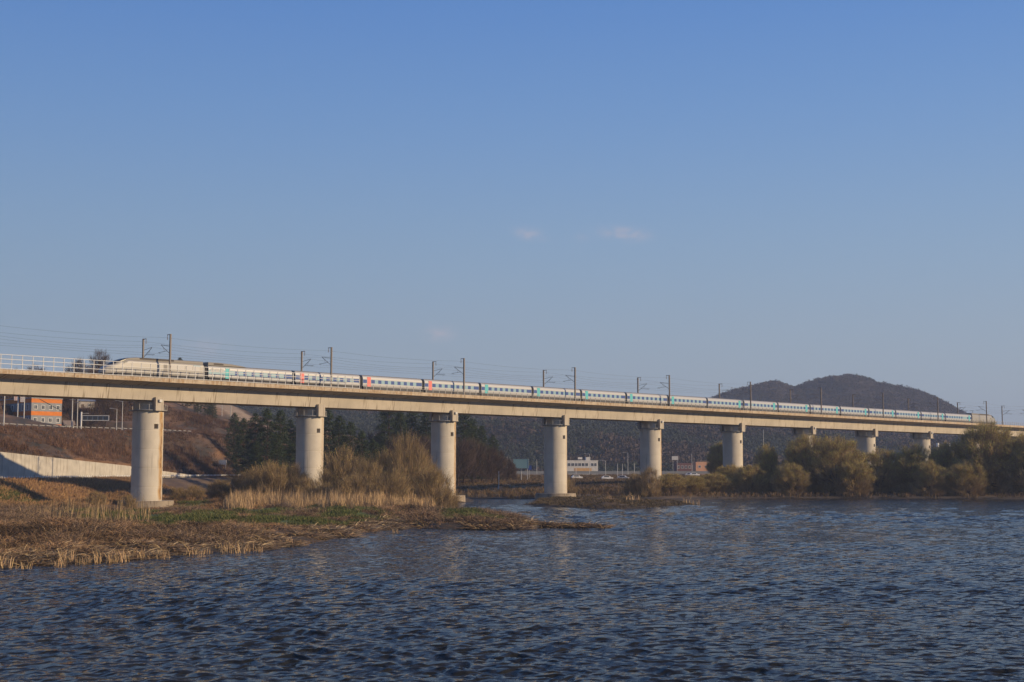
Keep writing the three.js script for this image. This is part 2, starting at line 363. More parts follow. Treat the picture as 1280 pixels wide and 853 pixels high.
{
  const R = rngOf(71), M = new THREE.Matrix4(), Q = new THREE.Quaternion(), V = new THREE.Vector3(), Sc = new THREE.Vector3(), E = new THREE.Euler();
  const lists = { bare: [], green: [] };
  for (const S of hillSpecs) {
    const count = S.name === 'mountain' ? 60000 : 60000;
    for (let i = 0; i < count; i++) {
      const u = mix(S.u0 + 0.02, S.u1 - 0.02, R()), D = Math.sqrt(mix(S.foot ** 2, (S.crest * 1.06) ** 2, R())), x = u * D;
      const n = fbm(x * 0.006, D * 0.006, 83, 4) + (R() - 0.5) * 0.08;
      lists[n > 0.56 ? 'green' : 'bare'].push([x, hillHeight(S, x, D), D]);
    }
  }
  for (const [kind, list] of Object.entries(lists)) {
    const m = new THREE.InstancedMesh(crownBlob(kind === 'bare' ? 5 : 9, kind === 'bare' ? 0.95 : 1.25), new THREE.MeshStandardMaterial({ roughness: 1, color: lin(1, 1, 1), side: THREE.DoubleSide }), list.length);
    m.name = kind === 'bare' ? 'bare_forest' : 'pine_forest'; m.castShadow = m.receiveShadow = true;
    const c = new THREE.Color();
    list.forEach(([x, y, D], i) => {
      const s = (kind === 'bare' ? 2.5 : 2.3) * (0.45 + 1.1 * R() * R() + 0.3 * R());
      Q.setFromEuler(E.set((R() - 0.5) * 0.4, R() * 6.28, (R() - 0.5) * 0.4));
      m.setMatrixAt(i, M.compose(V.set(x, y + s * 0.5, -D), Q, Sc.set(s, s * (0.8 + 0.5 * R()), s)));
      const v = 0.75 + 0.5 * R();
      if (kind === 'bare') c.setRGB(0.066 * v, 0.047 * v, 0.037 * v); else c.setRGB(0.034 * v, 0.042 * v, 0.027 * v);
      m.setColorAt(i, c);
    });
    scene.add(tag(m, kind === 'bare' ? 'bare brown winter woodland covering the far hills' : 'dark green pine woodland in patches on the far hills', 'woodland', null, 'stuff'));
  }
}
// ---------------------------------------------------------------- the railway viaduct: local x along the line, local z towards the river
const BX = -70.915, BZ = -272.938, TH = 0.753267, TURN = Math.PI / 2 - TH, HC = 25.02, SPAN = 40;   // HC: top of the kerb
const along = (s, t, y = 0) => [BX + Math.sin(TH) * s + Math.cos(TH) * t, y, BZ - Math.cos(TH) * s + Math.sin(TH) * t];
const concreteMap = picture(1024, 512, (u, v) => {       // 24 m by 12 m of shuttered concrete: clouds, drip streaks, pores
  const cloud = fbm(u * 10, v * 5, 2, 5, 10, 5), drip = vnoise(u * 150, v * 3, 6, 150, 3) * fbm(u * 30, v * 2, 12, 3, 30, 2), pore = vnoise(u * 500, v * 250, 14, 500, 250);
  const dirt = smooth(0.30, 0.58, drip) * 0.50, k = 0.80 + 0.36 * (cloud - 0.4) + 0.10 * (pore - 0.5);
  return [k * (1 - dirt), k * (1 - dirt * 1.08), k * (1 - dirt * 1.18)];
});
const tiled = (t, su, sv, ou = 0) => { const c = t.clone(); c.repeat.set(su, sv); c.offset.set(ou, 0); c.needsUpdate = true; return c; };
const concrete = mat(0.54, 0.485, 0.41, 0.9, { map: tiled(concreteMap, 1 / 24, 1 / 12) });
const kerbMap = picture(2048, 64, (u, v) => {            // 60 m of kerb face: rust-brown washes from the upstand, pale lime
  const seg = Math.abs(((u * 30) % 1) - 0.5) > 0.485 ? 0.6 : 1;
  const run = smooth(0.45, 0.8, vnoise(u * 260, v * 1.2, 3, 260, 0) * 0.6 + fbm(u * 40, v * 0.8, 7, 3, 40, 0) * 0.5), k = (0.82 + 0.4 * (fbm(u * 60, v * 2, 9, 4, 60, 0) - 0.5)) * seg;
  return [k * mix(1, 0.78, run), k * mix(0.95, 0.64, run), k * mix(0.87, 0.49, run)];
});
const kerbConcrete = mat(0.52, 0.45, 0.36, 0.92, { map: tiled(kerbMap, 1 / 60, 1 / 0.9) });
function shaftMap(seed, strong, patch) {                 // u runs round the pier (0.5 faces the river side), v from base to head
  return picture(1024, 1024, (u, v) => {
    const cloud = fbm(u * 10, v * 10, seed, 5, 10, 0), drip = vnoise(u * 120, v * 4, seed + 3, 120, 0) * fbm(u * 24, v * 2, seed + 5, 3, 24, 0), pore = vnoise(u * 420, v * 420, seed + 8, 420, 0);
    let k = 0.86 + 0.26 * (cloud - 0.45) + 0.08 * (pore - 0.5); k *= 1 - 0.22 * smooth(0.36, 0.62, drip);
    let c = [k, k * 0.985, k * 0.95];
    const edge = (vnoise(v * 14, 3, seed + 11) - 0.5) * 0.018, w = Math.abs(u - 0.578 + edge);
    const stain = strong * smooth(0.050, 0.016, w) * smooth(0.10, 0.16, v) * (0.45 + 0.75 * fbm(u * 40, v * 22, seed + 13, 4)) ;
    c = [mix(c[0], 0.66, stain), mix(c[1], 0.40, stain), mix(c[2], 0.13, stain)];
    const core = strong * 0.8 * smooth(0.010, 0.003, Math.abs(w - 0.006)) * smooth(0.35, 0.6, fbm(u * 60, v * 30, seed + 15, 3));
    c = [mix(c[0], 0.30, core), mix(c[1], 0.17, core), mix(c[2], 0.08, core)];
    if (patch && v < 0.135 + (vnoise(u * 40, 2, 5) - 0.5) * 0.006) c = [0.98 * k + 0.1, 0.98 * k + 0.1, 0.96 * k + 0.1];
    return c;
  });
}
const shaftMats = [shaftMap(101, 0.95, true), shaftMap(140, 0.25, false), shaftMap(171, 0.75, false)].map((map) => mat(0.57, 0.53, 0.465, 0.9, { map }));
const footConcrete = mat(0.36, 0.30, 0.23, 0.95, { map: tiled(concreteMap, 1 / 10, 1 / 5) });
const steelGrey = mat(0.32, 0.32, 0.33, 0.55, { metalness: 0.3 }), railPaint = mat(0.50, 0.505, 0.51, 0.5), mastSteel = mat(0.16, 0.135, 0.12, 0.6, { metalness: 0.2 }), dark = mat(0.02, 0.02, 0.022, 0.8);

const viaduct = thing('railway_viaduct', 'long concrete box girder railway viaduct on round piers crossing the river', 'bridge', along(0, 0, 0), TURN);
{
  // box girders, two spans each, 4 cm expansion joints over every second pier
  const half = [[0, -4.1], [3.15, -4.1], [3.75, -1.42], [6.55, -0.84], [6.55, -0.30], [0, -0.30]];
  const prof = [...half, ...half.slice(1, 5).reverse().map(([z, y]) => [-z, y])].map(([z, y]) => [z, y + HC]);
  const kerb = (s) => [[6.55, -0.84], [6.96, -0.80], [7.0, -0.76], [7.0, -0.04], [6.96, 0], [6.62, 0], [6.553, -0.04]].map(([z, y]) => [z * s, y + HC]);
  for (let s = -120; s < 440; s += 80) {
    const g = sub('girder', viaduct);
    mesh('box_girder', prism(prof, s + 0.06, s + 79.94), concrete, g);
    for (let q = 0; q < 80; q += 20) for (const side of [1, -1]) mesh('kerb', prism(side > 0 ? kerb(1) : kerb(-1).reverse(), s + q + 0.08, s + q + 19.97), kerbConcrete, g);
    mesh('ballast_bed', prism([[-4.6, -0.297], [4.6, -0.297], [4.2, -0.12], [-4.2, -0.12]].map(([z, y]) => [z, y + HC]), s + 0.1, s + 79.9), mat(0.13, 0.12, 0.11, 1), g);
    for (const t of [-3.22, -1.78, 1.78, 3.22]) mesh('rail', box(79.8, 0.12, 0.08, s + 40, HC - 0.058, t), mat(0.12, 0.09, 0.07, 0.5, { metalness: 0.6 }), g);
  }
  // piers
  const top = 18.9, r = 2.95, pts = [];
  const add = (rad, y) => pts.push(new THREE.Vector2(rad, y));
  add(0.01, -1); add(r + 0.02, -1);
  for (let y = 4.3; y < top - 1; y += 3.62) { add(r, y - 0.08); add(r - 0.07, y - 0.04); add(r - 0.07, y + 0.04); add(r, y + 0.08); }
  add(r, top - 0.06); add(r - 0.06, top); add(0.01, top);
  const lathe = new THREE.LatheGeometry(pts, 72, Math.PI);
  { const uv = lathe.attributes.uv, p = lathe.attributes.position; for (let i = 0; i < uv.count; i++) uv.setY(i, clamp((p.getY(i) + 1) / (top + 1), 0.002, 0.998)); }
  const A = new Brush(lathe), B = new Brush(new THREE.BoxGeometry(0.92, 0.92, 3)); B.position.set(0, 15.9, 2.4); B.updateMatrixWorld();
  const ev = new Evaluator(); ev.useGroups = false;
  const shaft = ev.evaluate(A, B, SUBTRACTION).geometry; shaft.clearGroups();
  const neck = metreUV(new THREE.CylinderGeometry(2.55, 2.55, 1.9, 48)); neck.translate(0, top + 0.95, 0);
  const foot = (() => { const g = new THREE.CylinderGeometry(5.2, 5.3, 2.8, 40); g.translate(0, 0.2, 0); return metreUV(g); })();
  const floor = (() => { const sh = new THREE.Shape().absarc(0, 0, 3.6, 0, Math.PI * 2), ho = new THREE.Path().absarc(0, 0, 2.6, 0, Math.PI * 2, true); sh.holes.push(ho); const g = new THREE.ExtrudeGeometry(sh, { depth: 0.12, bevelEnabled: false, curveSegments: 28 }); g.rotateX(-Math.PI / 2); g.translate(0, top + 0.06, 0); return metreUV(g); })();
  const guard = (() => {
    const list = [];
    for (const y of [top + 1.2]) { const q = new THREE.TorusGeometry(3.54, 0.025, 5, 40); q.rotateX(Math.PI / 2); q.translate(0, y, 0); list.push(metreUV(q)); }
    for (let k = 0; k < 12; k++) { const a = k / 12 * 6.283; list.push(box(0.05, 1.15, 0.05, 3.54 * Math.cos(a), top + 0.72, 3.54 * Math.sin(a))); }
    return join(list);
  })();
  const stopper = (s) => { const g = new THREE.BoxGeometry(1.75, 2.6, 0.8); g.translate(0, top + 1.3, s * 3.56); return metreUV(g); };
  for (let n = -1; n <= 10; n++) {
    const p = sub('pier', viaduct); p.position.x = n * SPAN;
    mesh('shaft', shaft, shaftMats[n === 0 ? 0 : n % 2 ? 1 : 2], p);
    mesh('neck', neck, concrete, p); mesh('footing', foot, footConcrete, p);
    mesh('walkway', floor, steelGrey, p); mesh('guard_rail', guard, steelGrey, p);
    mesh('bearing_block', stopper(1), concrete, p); mesh('bearing_block', stopper(-1), concrete, p);
    if (n % 2 === 0) mesh('inspection_box', box(0.6, 0.5, 0.4, 0, top + 1.9, 4.17), railPaint, p);
  }
  // railing on the river side: tall four-bar fence first, low two-bar fence after
  const tall = sub('tall_railing', viaduct), low = sub('low_railing', viaduct);
  const tp = box(0.11, 2.66, 0.11, 0, HC + 1.33, 6.8), lp = box(0.10, 1.15, 0.10, 0, HC + 0.575, 6.8);
  for (let s = -62; s <= 48; s += 2) mesh('post', tp, railPaint, tall).position.x = s;
  for (const y of [0.12, 0.98, 1.8, 2.6]) mesh('rail_bar', box(110, 0.09, 0.08, -7, HC + y, 6.9), railPaint, tall);
  for (let s = 50; s <= 438; s += 2) mesh('post', lp, steelGrey, low).position.x = s;
  for (const y of [0.62, 1.12]) mesh('rail_bar', box(390, 0.05, 0.05, 244, HC + y, 6.88), steelGrey, low);
}
// ---------------------------------------------------------------- catenary masts and wires
function makeMast(s, t, inward, label, group) {
  const m = thing('catenary_mast', label, 'catenary mast', along(s, t, HC - 0.30), TURN, group);
  const Y = 0.30, h = 8.75;
  mesh('post', join([box(0.28, h, 0.05, 0, h / 2 + 0.2, 0.13), box(0.28, h, 0.05, 0, h / 2 + 0.2, -0.13), box(0.06, h, 0.21, 0, h / 2 + 0.2, 0)]), mastSteel, m);
  mesh('base_plate', box(0.6, 0.22, 0.6, 0, 0.11, 0), footConcrete, m);
  const zt = inward * 1.0;
  const hook = mesh('feeder_bracket', join([box(0.12, 0.12, 1.2, 0, h + 0.12, inward * 0.5), bar([0, h + 0.1, zt], [0, h - 0.25, zt], 0.05)]), mastSteel, m);
  mesh('insulator', join([0, 1, 2, 3].map((k) => { const q = new THREE.CylinderGeometry(0.10, 0.10, 0.09, 8); q.translate(0, h - 0.34 - k * 0.15, zt); return metreUV(q); })), mat(0.12, 0.07, 0.05, 0.3), hook);
  const z0 = inward * 0.3, zc = inward * 3.3;
  mesh('cantilever', join([bar([0, Y + 6.35, z0], [0, Y + 6.75, zc * 0.98], 0.045), bar([0, Y + 4.95, z0], [0, Y + 6.65, zc * 0.94], 0.055)]), mastSteel, m);
  mesh('registration_arm', join([bar([0, Y + 5.45, inward * 1.2], [0, Y + 5.25, zc * 1.25], 0.04), bar([0, Y + 5.3, zc * 1.2], [0, Y + 5.02, zc * 1.02], 0.025), bar([0, Y + 5.4, inward * 2], [0, Y + 6.1, inward * 2.35], 0.025)]), mastSteel, m);
  return m;
}
{
  const near = [], far = [];
  const where = (k) => (k < 0 ? 'a span before the first pier' : `above the ${['first', 'second', 'third', 'fourth', 'fifth', 'sixth', 'seventh', 'eighth', 'ninth', 'tenth', 'eleventh'][k]} pier`);
  for (let k = -1; k <= 10; k++) near.push(makeMast(0.6 + 40 * k, 6.2, -1, `catenary mast on the river side of the deck, ${where(k)}`, 'masts on the river side of the deck'));
  for (let k = -1; k <= 10; k++) far.push(makeMast(2.4 + 40 * k, -6.2, 1, `catenary mast on the far side of the deck, ${where(k)}`, 'masts on the far side of the deck'));
  const spans = []; for (let k = -2; k <= 10; k++) spans.push([0.6 + 40 * k, 40.6 + 40 * k]);
  const wire = (t, y, sag, ds, label, R = 0.014) => {
    const pts = []; for (const [a, b] of spans) for (let i = 0; i < 8; i++) { const f = i / 8; pts.push(new THREE.Vector3(mix(a, b, f) + ds, HC + y - sag * 4 * f * (1 - f), t)); }
    const o = thing('overhead_wire', label, 'wire', along(0, 0, 0), TURN);
    mesh('wire', new THREE.TubeGeometry(new THREE.CatmullRomCurve3(pts, false, 'catmullrom', 0.1), pts.length, R, 4), mat(0.06, 0.055, 0.05, 0.6), o);
  };
  wire(5.2, 8.0, 0.5, 0, 'feeder wire hung from the mast tops on the river side'); wire(-5.2, 8.0, 0.5, 1.8, 'feeder wire hung from the mast tops on the far side');
  wire(2.5, 6.75, 0.9, 0, 'sagging messenger wire above the train'); wire(-2.5, 6.75, 0.9, 1.8, 'sagging messenger wire above the empty far track');
  wire(2.5, 5.05, 0.05, 0, 'straight contact wire just above the train roof'); wire(-2.5, 5.05, 0.05, 1.8, 'straight contact wire above the empty far track');
}
// ---------------------------------------------------------------- the train
{
  const white = new THREE.MeshPhysicalMaterial({ color: lin(0.40, 0.405, 0.405), roughness: 0.42, clearcoat: 0.25, clearcoatRoughness: 0.3, side: THREE.DoubleSide });
  const powerPaint = white.clone(); powerPaint.color = lin(0.30, 0.29, 0.27);
  const roofGrey = mat(0.20, 0.185, 0.165, 0.6), roofDark = mat(0.055, 0.045, 0.04, 0.7), skirt = mat(0.06, 0.06, 0.064, 0.7), band = mat(0.23, 0.37, 0.43, 0.35), blue = mat(0.055, 0.095, 0.26, 0.25), teal = mat(0.07, 0.42, 0.45, 0.5), coral = mat(0.66, 0.15, 0.13, 0.5), glass = mat(0.012, 0.014, 0.018, 0.35), lamp = mat(0.75, 0.75, 0.7, 0.2);
  const train = thing('high_speed_train', 'long white high speed train with coloured doors crossing the viaduct', 'train', along(0, 2.5, HC - 0.05), TURN);
  const section = (w = 1.45, top = 3.45) => { const R = [[w * 0.95, 0.98], [w, 1.25], [w, 2.62], [w * 0.955, 2.95], [w * 0.83, 3.20], [w * 0.55, top - 0.07], [0, top]]; return [...R, ...R.slice(0, -1).reverse().map(([z, y]) => [-z, y])]; };
  function windows(car, list, y0 = 1.66, y1 = 2.42) {
    for (const [a, b, m, name] of list) mesh(name, box(b - a, y1 - y0, 0.03, (a + b) / 2, (y0 + y1) / 2, 1.452), m, car);
  }
  function bogie(car, x) {
    const list = [box(2.6, 0.25, 2.0, x, 0.5, 0)];
    for (const dx of [-1.3, 1.3]) for (const z of [-0.75, 0.75]) { const q = new THREE.CylinderGeometry(0.45, 0.45, 0.13, 16); q.rotateX(Math.PI / 2); q.translate(x + dx, 0.46, z); list.push(metreUV(q)); }
    mesh('bogie', join(list), skirt, car);
  }
  function coach(x0, len, doorAtStart, doorMat, big) {
    const car = sub(big ? 'motor_coach' : 'coach', train); car.position.x = x0;
    const a = 0.42, b = len - 0.42;
    mesh('body', prism(section(), a, b), white, car);
    mesh('roof', prism([[1.15, 3.23], [1.02, 3.36], [0.5, 3.47], [0, 3.50], [-0.5, 3.47], [-1.02, 3.36], [-1.15, 3.23]], a + 0.02, b - 0.02), roofGrey, car);
    mesh('skirt', box(b - a - 0.6, 0.70, 2.6, len / 2, 0.62, 0), skirt, car);
    mesh('gangway', prism([[1.2, 0.75], [1.2, 2.9], [0.7, 3.2], [-0.7, 3.2], [-1.2, 2.9], [-1.2, 0.75]], -0.42, 0.42), dark, car);
    bogie(car, 0);
    mesh('window_band', box(b - a - 0.1, 0.80, 0.02, len / 2, 2.04, 1.446), band, car);
    const door = doorAtStart ? (big ? 5.0 : 2.2) : len - 2.2;
    mesh('door', box(1.05, 2.15, 0.05, door, 1.95, 1.452), doorMat, car);
    const list = [];
    if (!big) {
      if (doorAtStart) list.push([0.5, 1.55, blue, 'blue_panel'], [2.85, 3.9, blue, 'blue_panel'], [len - 2.2, len - 0.5, blue, 'blue_panel']);
      else list.push([len - 1.55, len - 0.5, blue, 'blue_panel'], [len - 3.9, len - 2.85, blue, 'blue_panel'], [0.5, 2.2, blue, 'blue_panel']);
      const s = doorAtStart ? 4.9 : 3.3;
      for (let i = 0; i < 6; i++) list.push([s + i * 1.92, s + i * 1.92 + 0.95, blue, 'window']);
    } else {
      for (let i = 0; i < 6; i++) list.push([6.8 + i * 2.05, 6.8 + i * 2.05 + 0.85, blue, 'window']);
      list.push([len - 2.6, len - 0.5, blue, 'blue_panel']);
      // the tall equipment roof slopes down to the passenger roof
      const P = [[a, 3.42], [a, 3.98], [3, 3.98], [6, 3.86], [9, 3.55], [9.6, 3.44]], pos = [];
      const sh = new THREE.Shape(P.map(([x, y]) => new THREE.Vector2(x, y))), g = new THREE.ExtrudeGeometry(sh, { depth: 2.1, bevelEnabled: true, bevelSize: 0.06, bevelThickness: 0.25, bevelSegments: 2 }); g.translate(0, -0.05, -1.05);
      mesh('equipment_roof', metreUV(g), roofGrey, car);
      mesh('roof_grille', box(2.3, 0.32, 2.66, 2.9, 3.66, 0), roofDark, car);
      for (let i = 0; i < 3; i++) mesh('louvre', box(0.9, 0.7, 0.03, 1.4 + i * 1.1, 2.4, 1.462), mat(0.42, 0.42, 0.41, 0.6), car);
    }
    windows(car, list);
    return car;
  }
  function loft(rows) {                                  // rows: [x, outline of (z, y)] with equal counts
    const P = [], n = rows[0][1].length, at = (r, i) => [rows[r][0], rows[r][1][i % n][1], rows[r][1][i % n][0]];
    for (let r = 0; r < rows.length - 1; r++) for (let i = 0; i < n; i++) P.push(...at(r, i), ...at(r + 1, i), ...at(r + 1, i + 1), ...at(r, i), ...at(r + 1, i + 1), ...at(r, i + 1));
    for (const r of [0, rows.length - 1]) for (let i = 1; i < n - 1; i++) P.push(...at(r, 0), ...at(r, i), ...at(r, i + 1));
    const g = new THREE.BufferGeometry(); g.setAttribute('position', new THREE.Float32BufferAttribute(P, 3)); g.computeVertexNormals(); return metreUV(g);
  }
  function powerCar() {
    const car = sub('power_car', train), L = 22.5;
    const outline = (w, y0, y1) => { const o = []; for (let i = 0; i < 24; i++) { const a = i / 24 * 6.283, c = Math.cos(a), s = Math.sin(a), e = 0.42; o.push([w * Math.sign(c) * Math.abs(c) ** e, (y0 + y1) / 2 + (y1 - y0) / 2 * Math.sign(s) * Math.abs(s) ** e]); } return o; };
    const prof = [[0, 0.35, 0.75, 1.25], [0.3, 0.75, 0.62, 1.62], [0.9, 1.02, 0.56, 1.98], [1.8, 1.22, 0.55, 2.32], [2.6, 1.32, 0.55, 2.66], [3.4, 1.38, 0.55, 3.02], [4.4, 1.42, 0.55, 3.36], [5.6, 1.44, 0.55, 3.50], [8, 1.45, 0.55, 3.52], [L - 0.3, 1.45, 0.55, 3.52]];
    mesh('body', loft(prof.map(([x, w, y0, y1]) => [x, outline(w, y0, y1)])), powerPaint, car);
    const cap = [[2.5, 0.9, 2.2, 2.74], [3.4, 1.08, 2.6, 3.14], [4.4, 1.14, 3.0, 3.56], [5.6, 1.18, 3.2, 3.86], [7.2, 1.22, 3.2, 4.02], [L - 0.35, 1.22, 3.2, 4.05]];
    mesh('roof_fairing', loft(cap.map(([x, w, y0, y1]) => [x, outline(w, y0, y1)])), roofGrey, car);
    mesh('windscreen', loft([[2.0, outline(0.80, 2.1, 2.56)], [2.8, outline(1.12, 2.35, 2.98)], [3.7, outline(1.26, 2.55, 3.36)], [4.7, outline(1.30, 2.9, 3.68)]]), glass, car);
    mesh('cab_side_window', box(0.9, 0.42, 2.80, 4.6, 2.86, 0), glass, car);
    mesh('roof_grille', box(7.6, 0.34, 2.50, 11.6, 3.80, 0), roofDark, car);
    mesh('skirt', box(L - 3.4, 0.62, 2.72, L / 2 + 1.3, 0.55, 0), skirt, car);
    mesh('cab_door', box(0.8, 1.95, 0.03, 13.4, 2.0, 1.455), mat(0.20, 0.19, 0.18, 0.6), car);
    for (const z of [-0.72, 0.72]) mesh('headlight', box(0.16, 0.16, 0.34, 0.55, 1.42, z), lamp, car);
    for (let i = 0; i < 4; i++) mesh('louvre', box(1.5, 0.75, 0.03, 15.2 + i * 1.75, 2.5, 1.455), mat(0.48, 0.47, 0.45, 0.6), car);
    bogie(car, 5); bogie(car, 17.5);
    mesh('stripe', box(1.6, 0.35, 0.03, 20.6, 2.95, 1.44), band, car);
    return car;
  }
  const NOSE = -12.3, S0 = 10.6, S1 = 32.35, P = 18.66;
  powerCar().position.x = NOSE;
  coach(S0, S1 - S0, true, teal, true);
  for (let k = 0; k < 16; k++) coach(S1 + k * P, P, k < 8, k < 3 ? coral : teal, false);
  const S2 = S1 + 16 * P;
  const m2 = coach(S2, S1 - S0, false, teal, false); m2.name = 'motor_coach';
  const tail = powerCar(); tail.rotation.y = Math.PI; tail.position.x = S2 + (S1 - S0) + 22.7;
  const pan = sub('pantograph', train); pan.position.x = S2 + 21.75 + 3.2;
  mesh('arm', join([bar([0, 4.05, 0], [1.1, 4.5, 0], 0.06), bar([1.1, 4.5, 0], [0.1, 4.98, 0], 0.05)]), dark, pan);
  mesh('collector', box(0.3, 0.08, 1.7, 0.1, 5.0, 0), dark, pan);
  mesh('gangway', prism([[1.2, 0.75], [1.2, 2.9], [0.7, 3.2], [-0.7, 3.2], [-1.2, 2.9], [-1.2, 0.75]], -0.42, 0.42), dark, train).position.x = S2 + 21.75;
}
// ---------------------------------------------------------------- plants
class Leaves {                                           // collects thin tapered blades, faces and tubes into one geometry with vertex colours
  constructor() { this.p = []; this.n = []; this.c = []; }
  tri(a, b, c, col) {
    const ux = b[0] - a[0], uy = b[1] - a[1], uz = b[2] - a[2], vx = c[0] - a[0], vy = c[1] - a[1], vz = c[2] - a[2];
    let nx = uy * vz - uz * vy, ny = uz * vx - ux * vz, nz = ux * vy - uy * vx; const L = Math.hypot(nx, ny, nz) || 1; nx /= L; ny /= L; nz /= L;
    this.p.push(...a, ...b, ...c); for (let i = 0; i < 3; i++) { this.n.push(nx, ny, nz); this.c.push(...col); }
  }
  blade(a, b, c, w, R, col) {                            // from a over b to the tip c
    const dx = c[0] - a[0], dy = c[1] - a[1], dz = c[2] - a[2]; let rx = R() - 0.5, ry = (R() - 0.5) * 0.5, rz = R() - 0.5;
    let sx = dy * rz - dz * ry, sy = dz * rx - dx * rz, sz = dx * ry - dy * rx; const L = w / 2 / (Math.hypot(sx, sy, sz) || 1); sx *= L; sy *= L; sz *= L;
    const a0 = [a[0] - sx, a[1] - sy, a[2] - sz], a1 = [a[0] + sx, a[1] + sy, a[2] + sz], b0 = [b[0] - sx * 0.8, b[1] - sy * 0.8, b[2] - sz * 0.8], b1 = [b[0] + sx * 0.8, b[1] + sy * 0.8, b[2] + sz * 0.8];
    this.tri(a0, a1, b1, col); this.tri(a0, b1, b0, col); this.tri(b0, b1, c, col);
  }
  face(p, size, R, col) {
    const v = () => [p[0] + (R() - 0.5) * size * 2, p[1] + (R() - 0.5) * size * 2, p[2] + (R() - 0.5) * size * 2];
    this.tri(v(), v(), v(), col);
  }
  tube(pts, rads, col, sides = 5) {
    for (let i = 0; i < pts.length - 1; i++) {
      const A = pts[i], B = pts[i + 1], d = new THREE.Vector3(B[0] - A[0], B[1] - A[1], B[2] - A[2]).normalize(), u = new THREE.Vector3(0.31, 0.1, 0.95).cross(d).normalize(), v = d.clone().cross(u);
      for (let k = 0; k < sides; k++) {
        const q = (P, r, a) => [P[0] + r * (u.x * Math.cos(a) + v.x * Math.sin(a)), P[1] + r * (u.y * Math.cos(a) + v.y * Math.sin(a)), P[2] + r * (u.z * Math.cos(a) + v.z * Math.sin(a))];
        const a0 = k / sides * 6.283, a1 = (k + 1) / sides * 6.283;
        this.tri(q(A, rads[i], a0), q(A, rads[i], a1), q(B, rads[i + 1], a1), col); this.tri(q(A, rads[i], a0), q(B, rads[i + 1], a1), q(B, rads[i + 1], a0), col);
      }
    }
  }
  done() {
    const g = new THREE.BufferGeometry(); g.setAttribute('position', new THREE.Float32BufferAttribute(this.p, 3)); g.setAttribute('normal', new THREE.Float32BufferAttribute(this.n, 3)); g.setAttribute('color', new THREE.Float32BufferAttribute(this.c, 3)); return g;
  }
}
const plantMat = new THREE.MeshStandardMaterial({ vertexColors: true, roughness: 1, side: THREE.DoubleSide });
const leafMat = new THREE.MeshPhysicalMaterial({ vertexColors: true, roughness: 1, transmission: 0.4, thickness: 0, side: THREE.DoubleSide });
const vary = (c, k, R) => { const v = 1 + (R() - 0.5) * k; return [c[0] * v, c[1] * v * (1 + (R() - 0.5) * k * 0.25), c[2] * v]; };
